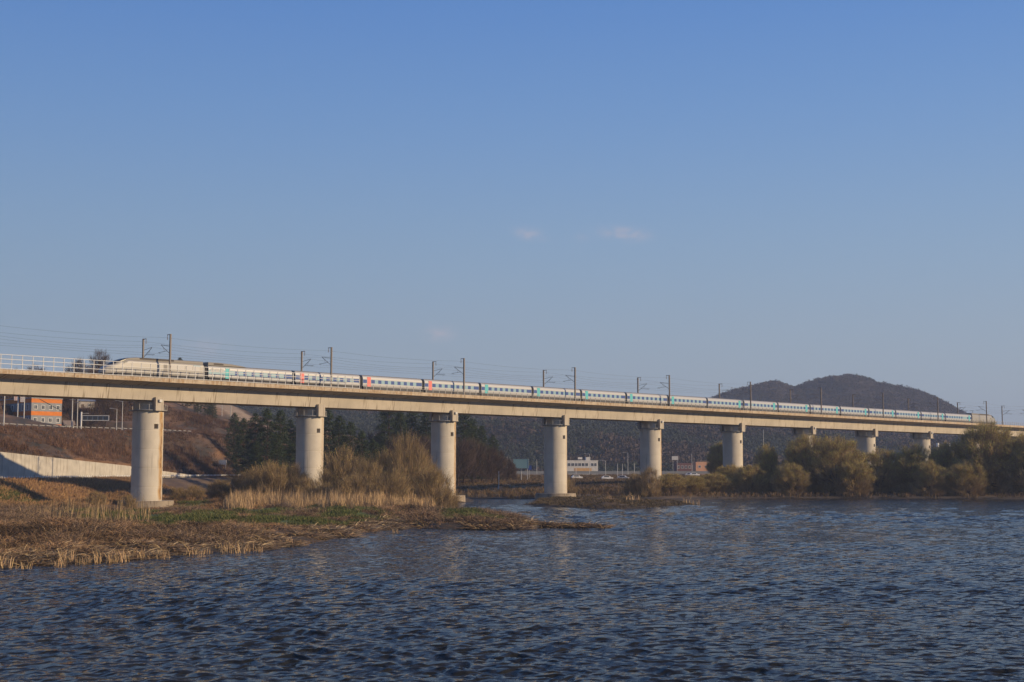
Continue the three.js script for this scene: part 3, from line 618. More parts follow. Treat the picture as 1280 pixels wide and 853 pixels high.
// A broad crown of twigs: limbs reach for clump points spread through a dome, twigs spray from each clump, leaf faces sit on the twig tips.
function crownPlant(parent, o) {
  const R = rngOf(o.seed), wood = new Leaves(), twigs = new Leaves(), leaves = new Leaves();
  const clumps = [];
  const lobes = [...Array(o.lobes ?? 6)].map(() => { const a = R() * 6.283, d = Math.sqrt(R()) * 0.55; return [Math.cos(a) * d, 0.45 + R() * 0.35, Math.sin(a) * d, 0.42 + R() * 0.25]; });
  while (clumps.length < o.clumps) {
    const x = R() * 2 - 1, y = R(), z = R() * 2 - 1;
    const inn = x * x + z * z + (Math.max(0, y - 0.35) / 0.65) ** 2 < 1.02 && lobes.some(([a, b, c, r]) => ((x - a) / r) ** 2 + ((y - b) / (r * 0.85)) ** 2 + ((z - c) / r) ** 2 < 1) || (y < (o.skirt ?? 0.5) && x * x + z * z < 0.62 * (1.05 - 0.6 * y / (o.skirt ?? 0.5)) + 0.22 * hash2((x * 4) | 0, (z * 4) | 0, o.seed) && y > (o.low ?? 0.05));
    if (!inn || (y < (o.low ?? 0.05))) continue;
    clumps.push([x * o.rx, y * o.h, z * (o.rz ?? o.rx)]);
  }
  const trunkTop = [(R() - 0.5) * 0.6, o.h * (o.fork ?? 0.16), (R() - 0.5) * 0.6];
  if (o.stems) {
    for (let i = 0; i < o.stems; i++) { const c = clumps[(R() * clumps.length) | 0], b = [(R() - 0.5) * o.rx * 0.5, -0.3, (R() - 0.5) * o.rx * 0.5]; wood.tube([b, [mix(b[0], c[0], 0.4), c[1] * 0.55, mix(b[2], c[2], 0.4)], c], [o.rad, o.rad * 0.6, o.rad * 0.2], vary(o.bark, 0.4, R), 4); }
  } else {
    wood.tube([[0, -0.8, 0], [trunkTop[0] * 0.4, trunkTop[1] * 0.5, trunkTop[2] * 0.4], trunkTop], [o.rad * 1.25, o.rad, o.rad * 0.85], o.bark, 7);
    for (let i = 0; i < (o.limbs ?? 14); i++) {
      const c = clumps[(i * 7919) % clumps.length], m = [mix(trunkTop[0], c[0], 0.45) + (R() - 0.5) * 0.5, mix(trunkTop[1], c[1], 0.6), mix(trunkTop[2], c[2], 0.45) + (R() - 0.5) * 0.5];
      wood.tube([trunkTop, m, c], [o.rad * 0.55, o.rad * 0.32, o.rad * 0.1], vary(o.bark, 0.3, R), 5);
    }
  }
  for (const c of clumps) {
    const out = new THREE.Vector3(c[0] / o.rx, 0.35 + 0.9 * c[1] / o.h, c[2] / o.rx).normalize(), tone = 1 + (R() - 0.5) * 0.45, grow = R();
    for (let i = 0; i < o.twigs; i++) {
      const d = new THREE.Vector3(out.x * o.outward + (R() - 0.5) * o.fan, out.y * o.outward + o.lift + (R() - 0.5) * o.fan, out.z * o.outward + (R() - 0.5) * o.fan).normalize();
      const L = o.len * (0.5 + R()), a = [c[0] + (R() - 0.5) * o.loose, c[1] + (R() - 0.5) * o.loose - 0.3 * L * d.y, c[2] + (R() - 0.5) * o.loose];
      if (a[1] < 0.05) a[1] = 0.05 + R() * 0.3;
      const b = [a[0] + d.x * L * 0.5, a[1] + d.y * L * 0.5, a[2] + d.z * L * 0.5], e = [a[0] + d.x * L + (R() - 0.5) * 0.3 * L, a[1] + d.y * L + (o.droop ?? 0) * L * (R() - 0.2), a[2] + d.z * L + (R() - 0.5) * 0.3 * L];
      const col = vary(o.twig, 0.5, R).map((v) => v * tone);
      twigs.blade(a, b, e, o.width * (0.6 + 0.8 * R()), R, col);
      const share = o.leafShare ? o.leafShare(c[1] / o.h, grow) : 0;
      for (let k = 0; k < (o.leafMany ?? 1); k++) if (R() < share) { const t = 0.35 + 0.65 * R(); leaves.face([mix(a[0], e[0], t), mix(a[1], e[1], t), mix(a[2], e[2], t)], o.leaf * (0.6 + 0.8 * R()), R, vary(o.leafColor, 0.5, R)); }
    }
  }
  mesh(o.stems ? 'stems' : 'trunk', wood.done(), plantMat, parent);
  mesh('crown', twigs.done(), plantMat, parent);
  if (leaves.p.length) mesh('leaves', leaves.done(), leafMat, parent);
  return parent;
}
function pine(parent, o) {
  const R = rngOf(o.seed), wood = new Leaves(), needles = new Leaves();
  wood.tube([[0, -1, 0], [0.2, o.h * 0.5, 0.1], [0.1, o.h * 0.97, 0]], [0.32, 0.22, 0.05], [0.085, 0.05, 0.032], 6);
  for (let i = 0; i < o.tiers; i++) {
    const f = i / (o.tiers - 1), y = o.h * mix(o.low, 0.97, f), rad = o.rx * 0.88 * Math.pow(1 - f * f, 0.62) * (0.72 + 0.5 * R()) + 0.3, n = Math.max(2, Math.round(4 + rad * 2.2));
    for (let k = 0; k < n; k++) {
      const a = (k + R()) / n * 6.283, r = rad * (0.35 + 0.65 * R()), c = [Math.cos(a) * r, y + (R() - 0.4) * 0.9, Math.sin(a) * r];
      if (k % 2 === 0) wood.tube([[0.1, y - 0.4, 0], c], [0.07, 0.02], [0.06, 0.04, 0.028], 3);
      const tone = 0.7 + 0.6 * R();
      for (let q = 0; q < o.needles; q++) {
        const th = R() * 6.283, ph = Math.acos(1 - 1.6 * R()), L = 0.5 + 0.55 * R(), d = [Math.sin(ph) * Math.cos(th), Math.cos(ph) * 0.8, Math.sin(ph) * Math.sin(th)];
        const s = [c[0] + (R() - 0.5) * 1.1, c[1] + (R() - 0.5) * 0.6, c[2] + (R() - 0.5) * 1.1], e = [s[0] + d[0] * L, s[1] + d[1] * L, s[2] + d[2] * L];
        const w = 0.13, col = vary([0.040, 0.060, 0.022], 0.6, R).map((v) => v * tone);
        needles.tri([s[0] + (R() - 0.5) * w * 2, s[1] + (R() - 0.5) * w, s[2] + (R() - 0.5) * w * 2], [s[0] + (R() - 0.5) * w * 2, s[1] + (R() - 0.5) * w, s[2] + (R() - 0.5) * w * 2], e, col);
      }
    }
  }
  mesh('trunk', wood.done(), plantMat, parent); mesh('crown', needles.done(), plantMat, parent);
  return parent;
}
function plantAt(proto, first, px, D, scale, turn, label, group, sink = 0.15) {
  const x = X(px, D), p = [x, ground(x, D) - sink, -D];
  if (!first.used) { first.used = true; proto.position.set(...p); proto.rotation.y = turn; if (Array.isArray(scale)) proto.scale.set(...scale); else proto.scale.setScalar(scale); tag(proto, label, null, group); return proto; }
  return copyOf(proto, p, turn, scale, label, group);
}
function family(name, category, makers) {                // several kinds of one plant; place() picks one of them
  const kinds = makers.map((mk) => ({ o: mk(thing(name, 'x', category)), first: {} }));
  return (i, px, D, scale, turn, label, group, sink) => { const k = kinds[i % kinds.length]; return plantAt(k.o, k.first, px, D, scale, turn, label, group, sink); };
}
// willows on the right bank: brown twigs, upper crown flushed with new leaf
const willowBase = { clumps: 330, twigs: 54, rx: 7.2, h: 15.5, rad: 0.34, bark: [0.06, 0.044, 0.03], twig: [0.32, 0.225, 0.112], len: 1.9, width: 0.052, outward: 0.9, lift: 0.25, fan: 1.15, loose: 1.5, droop: -0.12, leaf: 0.125, leafMany: 3, leafColor: [0.48, 0.42, 0.08], skirt: 0.62, low: 0.02, leafShare: (y, g) => smooth(0.15, 0.7, y) * (0.45 + 0.55 * g), limbs: 26 };
const willow = family('willow_tree', 'tree', [1, 2, 3, 4].map((s) => (g) => crownPlant(g, { ...willowBase, seed: 300 + s, rx: willowBase.rx * (0.9 + 0.07 * s), lobes: 5 + s })));
// shrub willows before the second and third piers
const shrubBase = { stems: 46, clumps: 150, twigs: 34, rx: 3.6, h: 7.2, rad: 0.05, bark: [0.25, 0.18, 0.10], twig: [0.27, 0.19, 0.095], len: 1.6, width: 0.032, outward: 0.7, lift: 0.55, fan: 1.15, loose: 1.0, leaf: 0.10, leafMany: 1, leafColor: [0.34, 0.27, 0.07], skirt: 0.55, low: 0.02, leafShare: (y, g) => 0.7 * smooth(0.15, 0.6, y) * g };
const shrub = family('willow_shrub', 'shrub', [1, 2, 3].map((s) => (g) => crownPlant(g, { ...shrubBase, seed: 400 + s, lobes: 4 + s })));
const bareTree = family('bare_tree', 'tree', [1, 2, 3].map((s) => (g) => crownPlant(g, { seed: 500 + s, clumps: 120, twigs: 26, rx: 4.4, h: 13, rad: 0.24, bark: [0.055, 0.04, 0.03], twig: [0.075, 0.048, 0.034], len: 2.0, width: 0.05, outward: 0.9, lift: 0.3, fan: 1.1, loose: 1.4, skirt: 0.4, low: 0.2, limbs: 22, fork: 0.25 })));
const pineTree = family('pine_tree', 'tree', [1, 2, 3].map((s) => (g) => pine(g, { seed: 600 + s, h: 19.5, rx: 4.6, tiers: 21, low: 0.10, needles: 44 })));
{
  const R = rngOf(900), g1 = 'willows lining the far bank', turn = () => R() * 6.283;
  // [column, depth, scale x, scale y]
  for (const [i, px, D, sx, sy, label] of [
    [0, 962, 398, 0.62, 0.86, 'small round willow with new leaves between the sixth and seventh piers'],
    [1, 1008, 396, 0.98, 1.06, 'wide willow hiding the shaft of the seventh pier from the left'],
    [2, 1045, 392, 1.04, 1.02, 'broad domed willow filling the gap before the eighth pier'],
    [3, 1100, 398, 0.95, 0.80, 'low willow hiding the foot of the eighth pier'],
    [0, 1140, 394, 0.98, 0.86, 'yellow green willow below the ninth pier'],
    [1, 1185, 398, 0.86, 0.92, 'willow next to the tallest willow, below two white posts'],
    [2, 1234, 390, 1.10, 1.26, 'tallest willow, its crown reaching up to the viaduct deck'],
    [3, 1284, 386, 1.02, 1.06, 'willow at the downstream end of the bank, beyond the tallest one'],
    [1, 1068, 386, 0.72, 0.62, 'low brown willow at the waterline before the eighth pier'],
    [0, 1160, 384, 0.75, 0.60, 'low brown willow at the waterline below the ninth pier'],
    [2, 988, 386, 0.62, 0.56, 'low brown willow at the waterline before the seventh pier'],
    [3, 915, 412, 0.66, 0.50, 'low brown willow at the foot of the sixth pier'],
    [1, 938, 392, 0.66, 0.52, 'low rusty willow at the waterline beside the sixth pier'],
    [3, 1206, 383, 0.70, 0.58, 'low dark willow at the waterline below the tallest one'],
    [1, 1330, 384, 1.1, 1.2, 'tall willow past the downstream end of the bank'],
    [2, 900, 470, 0.55, 0.86, 'yellow green willow beside the orange walled building'],
    [0, 866, 388, 0.70, 0.33, 'low wide willow at the waterline between the fifth and sixth piers'],
    [2, 893, 392, 0.66, 0.38, 'low willow at the waterline, left of the sixth pier shaft'],
    [1, 838, 380, 0.62, 0.38, 'bushy willow beside the foot of the fifth pier'],
  ]) willow(i, px, D, [sx, sy, sx], turn(), label, g1, 0.2);
  for (const [i, px, D, sx, sy, label] of [
    [0, 316, 284, 0.95, 0.86, 'tan willow shrub at the upstream end of the thicket'], [1, 345, 280, 0.95, 0.98, 'olive willow shrub left of the second pier'], [2, 383, 276, 0.85, 0.66, 'low shrub directly before the second pier shaft'],
    [0, 425, 282, 1.2, 1.30, 'tall round shrub right of the second pier'], [1, 462, 276, 1.1, 1.05, 'tan shrub in the middle of the thicket between the piers'], [2, 510, 282, 1.15, 1.72, 'tallest shrub of the thicket with bare upright rods'],
    [1, 540, 270, 1.0, 0.98, 'shrub before the third pier shaft'], [0, 487, 258, 1.0, 0.86, 'bare stemmed shrub at the front of the thicket'], [2, 560, 277, 0.72, 0.62, 'small shrub at the foot of the third pier'], [0, 400, 262, 0.9, 0.62, 'low shrub at the front of the thicket near the second pier'],
    [1, 440, 258, 0.9, 0.66, 'low tan shrub at the front of the thicket'], [2, 700, 368, 0.75, 0.86, 'golden shrub growing on the mound at the fourth pier'], [0, 710, 364, 0.7, 0.55, 'low golden shrub on the mound at the fourth pier'],
    [2, 812, 368, 0.9, 0.92, 'shrub before the fifth pier shaft'], [0, 795, 372, 0.85, 0.75, 'brown shrub left of the fifth pier'], [1, 276, 300, 0.8, 0.6, 'brown shrub on the slope between the first and second piers'], [0, 298, 296, 0.8, 0.75, 'brown shrub beside the upstream end of the thicket'],
    [2, 243, 292, 0.7, 0.45, 'low brown shrub right of the first pier footing'], [1, 222, 288, 0.6, 0.40, 'small brown shrub beside the first pier footing'], [2, 120, 262, 0.55, 0.32, 'small dark shrub left of the first pier'], [0, 160, 256, 0.45, 0.36, 'small shrub touching the first pier footing'],
    [0, 365, 284, 0.9, 0.95, 'olive shrub squeezed beside the second pier shaft'], [2, 445, 290, 1.1, 1.15, 'broad shrub behind the front row of the thicket'], [1, 484, 288, 1.15, 1.3, 'high shrub beside the tallest one in the thicket'], [0, 332, 292, 1.1, 1.05, 'shrub behind the upstream end of the thicket'], [2, 528, 288, 1.0, 1.25, 'shrub between the tallest one and the third pier'],
  ]) shrub(i, px, D, [sx, sy * 1.12, sx], turn(), label, 'shrubs on the river bank');
  const gp = 'pines behind the viaduct';
  [[292, 470, 0.85], [303, 430, 0.95], [318, 415, 1.12], [333, 408, 1.22], [349, 412, 1.20], [362, 430, 1.05], [345, 380, 0.85], [320, 385, 0.75], [372, 395, 0.95], [410, 425, 1.22], [424, 412, 1.12], [438, 405, 1.02], [452, 400, 0.9], [466, 404, 0.78], [430, 385, 0.72],
    [486, 450, 1.42], [500, 440, 1.2], [515, 455, 1.25], [590, 470, 1.1], [602, 480, 1.0], [616, 492, 0.85], [580, 455, 1.25], [533, 452, 1.2], [478, 410, 0.7], [395, 440, 1.1]]
    .forEach(([px, D, s], i) => pineTree(i, px, D, [s, s, s], turn(), 'dark green pine in the grove behind the viaduct', gp));
  [[232, 575, 0.55], [246, 560, 0.5], [258, 570, 0.5], [240, 610, 0.75], [222, 640, 0.9], [250, 640, 0.7], [264, 560, 0.45]].forEach(([px, D, s], i) => pineTree(i, px, D, [s, s, s], turn(), 'small dark pine on the cut hillside', 'pines on the cut hillside'));
  [[470, 460, 1.3], [500, 425, 1.25], [520, 430, 1.25], [535, 440, 1.15], [592, 450, 1.15], [608, 462, 1.0], [622, 475, 0.85], [634, 480, 0.65], [572, 440, 1.2], [640, 500, 0.5], [552, 450, 1.1]]
    .forEach(([px, D, s], i) => bareTree(i, px, D, [s, s, s], turn(), 'bare dark brown tree beside the pine grove', 'bare trees beside the pine grove'));
  [[95, 520, 1.15, 4], [70, 500, 0.9, 0], [118, 530, 0.9, 0], [85, 480, 0.75, 0], [112, 470, 0.8, 0], [130, 480, 0.85, 0], [146, 500, 0.85, 0], [160, 520, 0.8, 0], [178, 560, 0.9, 0], [205, 600, 0.8, 0], [122, 560, 1.1, 0], [40, 500, 1, 0], [12, 470, 0.9, 0], [216, 590, 0.6, 0]]
    .forEach(([px, D, s], i) => bareTree(i, px, D, [s, s, s], turn(), 'bare brown tree on the hillside behind the upper road', 'bare trees on the left hillside'));
}
// ---------------------------------------------------------------- ground plants, too many to count: one object each
function tuft(seed, n, spread, hgt, width, bendy, colors) {
  const R = rngOf(seed), L = new Leaves();
  for (let i = 0; i < n; i++) {
    const a = R() * 6.283, r = spread * Math.sqrt(R()), x = Math.cos(a) * r, z = Math.sin(a) * r, h = hgt * (0.5 + 0.7 * R()), bx = (R() - 0.5) * bendy, bz = (R() - 0.5) * bendy;
    L.blade([x, -0.08, z], [x + bx * 0.4, h * 0.55, z + bz * 0.4], [x + bx, h * (1 - 0.25 * Math.min(1, Math.abs(bx) + Math.abs(bz))), z + bz], width * (0.7 + 0.6 * R()), R, vary(colors[(R() * colors.length) | 0], 0.5, R));
  }
  return L.done();
}
const stuffTotals = {};
function scatter(name, label, category, geometry, n, seed, pick) {
  const R = rngOf(seed), list = []; let tries = 0;
  while (list.length < n && tries < n * 30) { tries++; const s = pick(R); if (s) list.push(s); }
  const m = new THREE.InstancedMesh(geometry, plantMat, list.length), M = new THREE.Matrix4(), Q = new THREE.Quaternion(), E = new THREE.Euler(), V = new THREE.Vector3(), S = new THREE.Vector3(), c = new THREE.Color();
  list.forEach(([x, D, s, sy = s, tone = 1], i) => {
    Q.setFromEuler(E.set((R() - 0.5) * 0.35, R() * 6.283, (R() - 0.5) * 0.35));
    m.setMatrixAt(i, M.compose(V.set(x, ground(x, D) - 0.02, -D), Q, S.set(s, sy, s))); m.setColorAt(i, c.setRGB(tone, tone, tone));
  });
  m.name = name; m.castShadow = m.receiveShadow = true; scene.add(tag(m, label, category, null, 'stuff')); return m;
}
const nearSpot = (R, d0, d1, p0, p1) => { const D = Math.sqrt(mix(d0 * d0, d1 * d1, R())), px = mix(p0, p1, R()); return [X(px, D), D, px]; };
scatter('dead_grass', 'matted brown dead grass and reed litter on the near bank', 'grass', tuft(31, 16, 0.55, 0.55, 0.035, 1.5, [[0.19, 0.115, 0.060], [0.27, 0.175, 0.095], [0.13, 0.08, 0.045], [0.07, 0.045, 0.03]]), 24000, 41, (R) => {
  const [x, D] = nearSpot(R, 104, 262, -60, 672), c = cover(x, D); if (c.d < 0.6 || c.green > 0.6 * R() + 0.15 || R() > 0.25 + smooth(0, 6, c.d)) return null; const h = smooth(0.3, 0.62, c.n); const t = fbm(x * 0.3, D * 0.2, 77, 3), dip = vnoise(x * 0.42, D * 0.42, 22); if (R() > 0.35 + 1.1 * dip) return null; return [x, D, 0.6 + 0.9 * h * R() + 0.3, 0.35 + 1.1 * h * R() + 0.1, (0.30 + 1.7 * smooth(0.25, 0.75, t)) * (0.75 + 0.5 * R())].map((v, i) => (i === 2 || i === 3 ? v * (0.45 + 0.55 * smooth(1, 9, c.d)) * (Math.hypot((x + 62 + (D - 250) * 0.27) / 11, (D - 248) / 24) < 1 ? 0.5 : 1) : v)); });
scatter('green_grass', 'fresh green grass patches on the near bank and spit', 'grass', tuft(33, 16, 0.5, 0.42, 0.045, 0.6, [[0.062, 0.086, 0.020], [0.085, 0.112, 0.028], [0.125, 0.12, 0.042]]), 18000, 43, (R) => {
  const [x, D] = nearSpot(R, 150, 300, -60, 672), c = cover(x, D); if (c.d < 1 || R() > c.green * 1.2 * (c.px > 535 ? 1 : smooth(0.3, 0.55, vnoise(x * 0.55, D * 0.3, 93)))) return null; return [x, D, 0.7 + 0.7 * R(), 0.5 + 1.1 * R(), 0.6 + 0.8 * R()]; });
scatter('dry_grass', 'dry tan grass on the slope below the valley road', 'grass', tuft(35, 18, 0.7, 0.8, 0.045, 1.0, [[0.27, 0.155, 0.072], [0.34, 0.205, 0.092], [0.17, 0.105, 0.055]]), 11000, 45, (R) => {
  const [x, D] = nearSpot(R, 236, 360, -60, 330), c = cover(x, D), q = x - bend(D); if (c.d < 2 || q < -98.6 || R() < c.green) return null; if ((x + 67) ** 2 + ((D - 262) * 0.6) ** 2 < 130) return [x, D, 0.6, 0.3, 0.8]; return [x, D, 0.8 + 0.8 * R(), 0.6 + 0.9 * R(), c.rust > 0.4 ? 1.25 : 0.75 + 0.4 * R()]; });
scatter('slope_brush', 'leafless red brown brush on the slope above the retaining wall', 'brush', tuft(37, 46, 1.5, 1.9, 0.05, 1.6, [[0.125, 0.066, 0.038], [0.085, 0.048, 0.030], [0.17, 0.094, 0.052]]), 9000, 47, (R) => {
  const [x, D] = nearSpot(R, 236, 660, -60, 400), q = x - bend(D); if (q > -104.8 && (D < 424 || q > -99.5)) return null; if (q < -124.5 && q > -135) return null; if (q < -135 && (D < 490 && q > -168)) return null; if (D > 640 || rockiness(x, D) > 0.5 * R() + 0.3) return null; const n = fbm(x * 0.09, D * 0.05, 37, 4); if (n < 0.40 && R() < 0.75) return null; const k = 0.4 + 0.6 * smooth(0.35, 0.7, n) * (q < -117 && q > -126 ? 0.3 : 1); return [x, D, 0.6 + 0.8 * R(), k * (0.45 + 0.75 * R()), (0.6 + 0.6 * R()) * (0.65 + 0.8 * vnoise(x * 0.05, D * 0.03, 39))]; });
scatter('field_grass', 'tawny grass and scrub along the far bank and flood plain', 'grass', tuft(39, 22, 1.1, 1.2, 0.08, 1.2, [[0.18, 0.11, 0.055], [0.11, 0.075, 0.04], [0.09, 0.075, 0.032]]), 9000, 49, (R) => {
  const [x, D] = nearSpot(R, 366, 640, 560, 1300), c = cover(x, D); if (c.d < 0.6) return null; return [x, D, 0.7 + 0.8 * R(), 0.5 + (D < 420 ? 1.0 : 0.5) * R(), 0.65 + 0.7 * R()]; });
scatter('bar_scrub', 'low brown scrub covering the sandbar before the fourth pier', 'scrub', tuft(40, 20, 0.6, 0.5, 0.045, 1.0, [[0.12, 0.08, 0.045], [0.075, 0.055, 0.032], [0.20, 0.14, 0.075], [0.05, 0.04, 0.025]]), 4200, 51, (R) => {
  const [x, D] = nearSpot(R, 262, 378, 650, 880); if (inside(BAR, x, D) < 0.4 || shore(x, D) < 0.3) return null; return [x, D, 0.6 + 0.8 * R(), 0.4 + 1.1 * R() * fbm(x * 0.2, D * 0.1, 7), 0.7 + 0.6 * R()]; });
const reedTuft = tuft(42, 26, 0.9, 3.1, 0.05, 0.9, [[0.42, 0.285, 0.145], [0.33, 0.22, 0.11], [0.48, 0.34, 0.19]]);
scatter('reed_bed', 'tall tan standing reeds in front of the shrub thicket', 'reeds', reedTuft, 2000, 53, (R) => {
  const [x, D] = nearSpot(R, 236, 276, 286, 566), c = cover(x, D); if (c.d < 2) return null; const n = fbm(x * 0.12, D * 0.12, 19, 3); if (n < 0.38) return null; return [x, D, 0.7 + 0.5 * R(), 0.45 + 1.5 * R() * R() * n, 0.65 + 0.6 * R()]; });
scatter('tall_reeds', 'sparse tall reeds standing on the near bank left of the first pier', 'reeds', tuft(44, 6, 0.8, 3.0, 0.06, 0.7, [[0.34, 0.235, 0.125], [0.24, 0.16, 0.085]]), 120, 55, (R) => {
  const [x, D, px] = nearSpot(R, 150, 208, 30, 185); if (shore(x, D) < 3 || fbm(x * 0.3, D * 0.2, 15, 3) < 0.42 + 0.15 * R()) return null; return [x, D, 0.8 + 0.5 * R(), 0.5 + 0.8 * R() * smooth(40, 90, px), 0.8 + 0.4 * R()]; });
scatter('twig_litter', 'tangled grey brown dead stems heaped along the spit', 'litter', tuft(46, 26, 0.9, 0.9, 0.04, 2.2, [[0.28, 0.195, 0.12], [0.18, 0.125, 0.08], [0.09, 0.06, 0.04]]), 3000, 57, (R) => {
  const [x, D] = nearSpot(R, 112, 240, -30, 665), c = cover(x, D); if (c.d < 0.8 || fbm(x * 0.1, D * 0.08, 29, 3) < 0.52 || c.green > 0.4) return null; return [x, D, 0.8 + 0.7 * R(), 0.6 + 0.7 * R(), 0.8 + 0.5 * R()]; });
scatter('flattened_reeds', 'flattened straw coloured reeds and driftwood along the muddy waterline', 'litter', tuft(48, 22, 0.7, 0.20, 0.045, 3.0, [[0.36, 0.255, 0.15], [0.26, 0.175, 0.10], [0.15, 0.10, 0.062], [0.09, 0.062, 0.04]]), 7000, 59, (R) => {
  const [x, D] = nearSpot(R, 104, 240, -60, 762), d = shore(x, D); if (d < 0.15 || d > 11 || R() < d / 14 || cover(x, D).green > 0.35) return null; const n = fbm(x * 0.22, D * 0.16, 63, 3); if (n < 0.36 + 0.2 * R()) return null; return [x, D, 0.5 + 0.9 * R(), 0.6 + 0.9 * R(), 0.5 + 1.0 * R()]; });
// reed clumps that stand one by one in the shallows
{
  const label = 'clump of broken pale reeds standing in the shallows', protos = [1, 2, 3].map((s) => tuft(80 + s, 34, 0.75, 1.15, 0.05, 1.1, [[0.52, 0.37, 0.21], [0.42, 0.29, 0.155], [0.33, 0.22, 0.115]]));
  const R = rngOf(88);
  [[4, 107.5, 1.15], [33, 106.5, 0.75], [84, 113, 1.3], [78, 110, 0.8], [118, 113.5, 1.0], [134, 114, 1.05], [152, 115, 1.15], [105, 112, 0.7], [175, 118.5, 0.9], [165, 118, 0.6], [208, 119.5, 0.9], [196, 119, 0.7], [246, 124.5, 0.9], [262, 126.5, 0.6], [284, 128, 1.0], [298, 127, 1.15], [310, 129, 1.0], [325, 129, 0.6], [362, 139, 0.9], [372, 140, 0.7], [495, 168, 0.6], [253, 121, 0.45], [868, 300, 1.5], [858, 303, 1.3], [790, 300, 2.0], [762, 297, 1.2]]
    .forEach(([px, D, s], i) => {
      const x = X(px, D), m = mesh('reed_clump', protos[i % 3], plantMat); m.position.set(x, Math.max(ground(x, D), -0.12), -D); m.rotation.y = R() * 6.283; m.scale.set(s, s * (0.8 + 0.4 * R()), s);
      tag(m, i < 22 ? label : 'tuft of bright dry reeds on the sandbar before the fifth pier', 'reeds', i < 22 ? 'reed clumps in the shallows' : 'reed tufts on the sandbar');
    });
}
// ---------------------------------------------------------------- walls, roads, buildings, poles
function ribbon(path, w, up, k = 1) {                    // level strip along (x, y, D) points
  const P = [], I = [];
  path.forEach(([x, y, D], i) => {
    const a = path[Math.max(0, i - 1)], b = path[Math.min(path.length - 1, i + 1)], dx = b[0] - a[0], dz = -(b[2] - a[2]), L = Math.hypot(dx, dz);
    P.push(x - dz / L * w / 2, y + up, -D + dx / L * w / 2, x + dz / L * w / 2, y + up, -D - dx / L * w / 2);
    if (i) { const o = i * 2; I.push(o - 2, o - 1, o + 1, o - 2, o + 1, o); }
  });
  const g = new THREE.BufferGeometry(); g.setAttribute('position', new THREE.Float32BufferAttribute(P, 3)); g.setIndex(I); g.computeVertexNormals(); return metreUV(g);
}
const asphaltMap = picture(256, 256, (u, v) => { const n = 0.75 + 0.5 * fbm(u * 32, v * 32, 3, 4, 32, 32); return [n, n, n]; });
const asphalt = mat(0.055, 0.054, 0.052, 0.95, { map: tiled(asphaltMap, 0.25, 0.25) });
{
  const path = []; for (let D = 236; D <= 640; D += 8) path.push([-101.7 + bend(D), ground(-101.7 + bend(D), D), D]);
  tag(mesh('road', ribbon(path, 4.6, 0.05), asphalt), 'valley road at the foot of the retaining wall', 'road', null, 'structure');
  const path2 = []; for (let D = 270; D <= 620; D += 8) path2.push([-129.5 + bend(D), ground(-129.5 + bend(D), D), D]);
  tag(mesh('road', ribbon(path2, 7, 0.06), asphalt), 'upper road on the valley side in front of the building', 'road', null, 'structure');
  // retaining wall: cast panels with open joints
  const wall = thing('retaining_wall', 'long pale concrete retaining wall beside the valley road', 'wall');
  const lightConcrete = mat(0.55, 0.51, 0.44, 0.92, { map: tiled(concreteMap, 1 / 16, 1 / 8) });
  const step = 6;
  for (let D = 238; D < 426; D += step) {
    const a = D + 0.03, b = D + step - 0.03, xa = -104.4 + bend(a), xb = -104.4 + bend(b), ya = wallTop(a), yb = wallTop(b), y0 = 4.6, P = [];
    const q = (p0, p1, p2, p3) => P.push(...p0, ...p1, ...p2, ...p0, ...p2, ...p3);
    const F = [[xa, y0, -a], [xb, y0, -b], [xb, yb, -b], [xa, ya, -a]], K = F.map(([x, y, z]) => [x - 0.5, y, z]);
    q(F[0], F[1], F[2], F[3]); q(K[1], K[0], K[3], K[2]); q(F[3], F[2], K[2], K[3]); q(F[0], F[3], K[3], K[0]); q(F[1], K[1], K[2], F[2]); q(F[0], K[0], K[1], F[1]);
    const g = new THREE.BufferGeometry(); g.setAttribute('position', new THREE.Float32BufferAttribute(P, 3)); g.computeVertexNormals();
    mesh('wall_panel', metreUV(g), lightConcrete, wall);
  }
  // barrier of short white bars between dark posts
  const rail = thing('road_barrier', 'low white barred guard rail along the valley road below the wall', 'guard rail'); const bars = [], posts = [];
  for (let D = 238; D < 520; D += 1.1) { const x = -99.35 + bend(D), y = ground(x, D); const b = box(0.10, 0.42, 0.62, x, y + 0.72, -D); bars.push(b); posts.push(box(0.09, 0.95, 0.14, x - 0.10, y + 0.42, -D - 0.55)); }
  mesh('bar_row', join(bars), mat(0.72, 0.72, 0.70, 0.6), rail); mesh('post_row', join(posts), mat(0.06, 0.06, 0.06, 0.8), rail);
  const up = thing('guard_rail', 'pale steel guard rail along the edge of the upper road', 'guard rail'), pb = [], pp = [];
  for (let D = 300; D < 468; D += 4) { const x = -125.6 + bend(D + 2), y = ground(x, D + 2); pb.push(box(0.08, 0.24, 3.98, x, y + 0.70, -D - 2)); pp.push(box(0.12, 0.9, 0.12, x - 0.12, y + 0.42, -D)); }
  mesh('beam', join(pb), mat(0.26, 0.25, 0.24, 0.6), up); mesh('post_row', join(pp), mat(0.22, 0.22, 0.21, 0.6), up);
}
const plaster = picture(256, 256, (u, v) => { const n = 0.86 + 0.28 * (fbm(u * 8, v * 8, 5, 4, 8, 8) - 0.5); return [n, n, n]; });
const P_ = (r, g, b) => mat(r, g, b, 0.85, { map: tiled(plaster, 0.2, 0.2) });
const winGlass = mat(0.03, 0.04, 0.055, 0.12), winFrame = mat(0.68, 0.67, 0.64, 0.6), polePaint = mat(0.46, 0.46, 0.45, 0.6), poleConcrete = mat(0.42, 0.40, 0.37, 0.85);
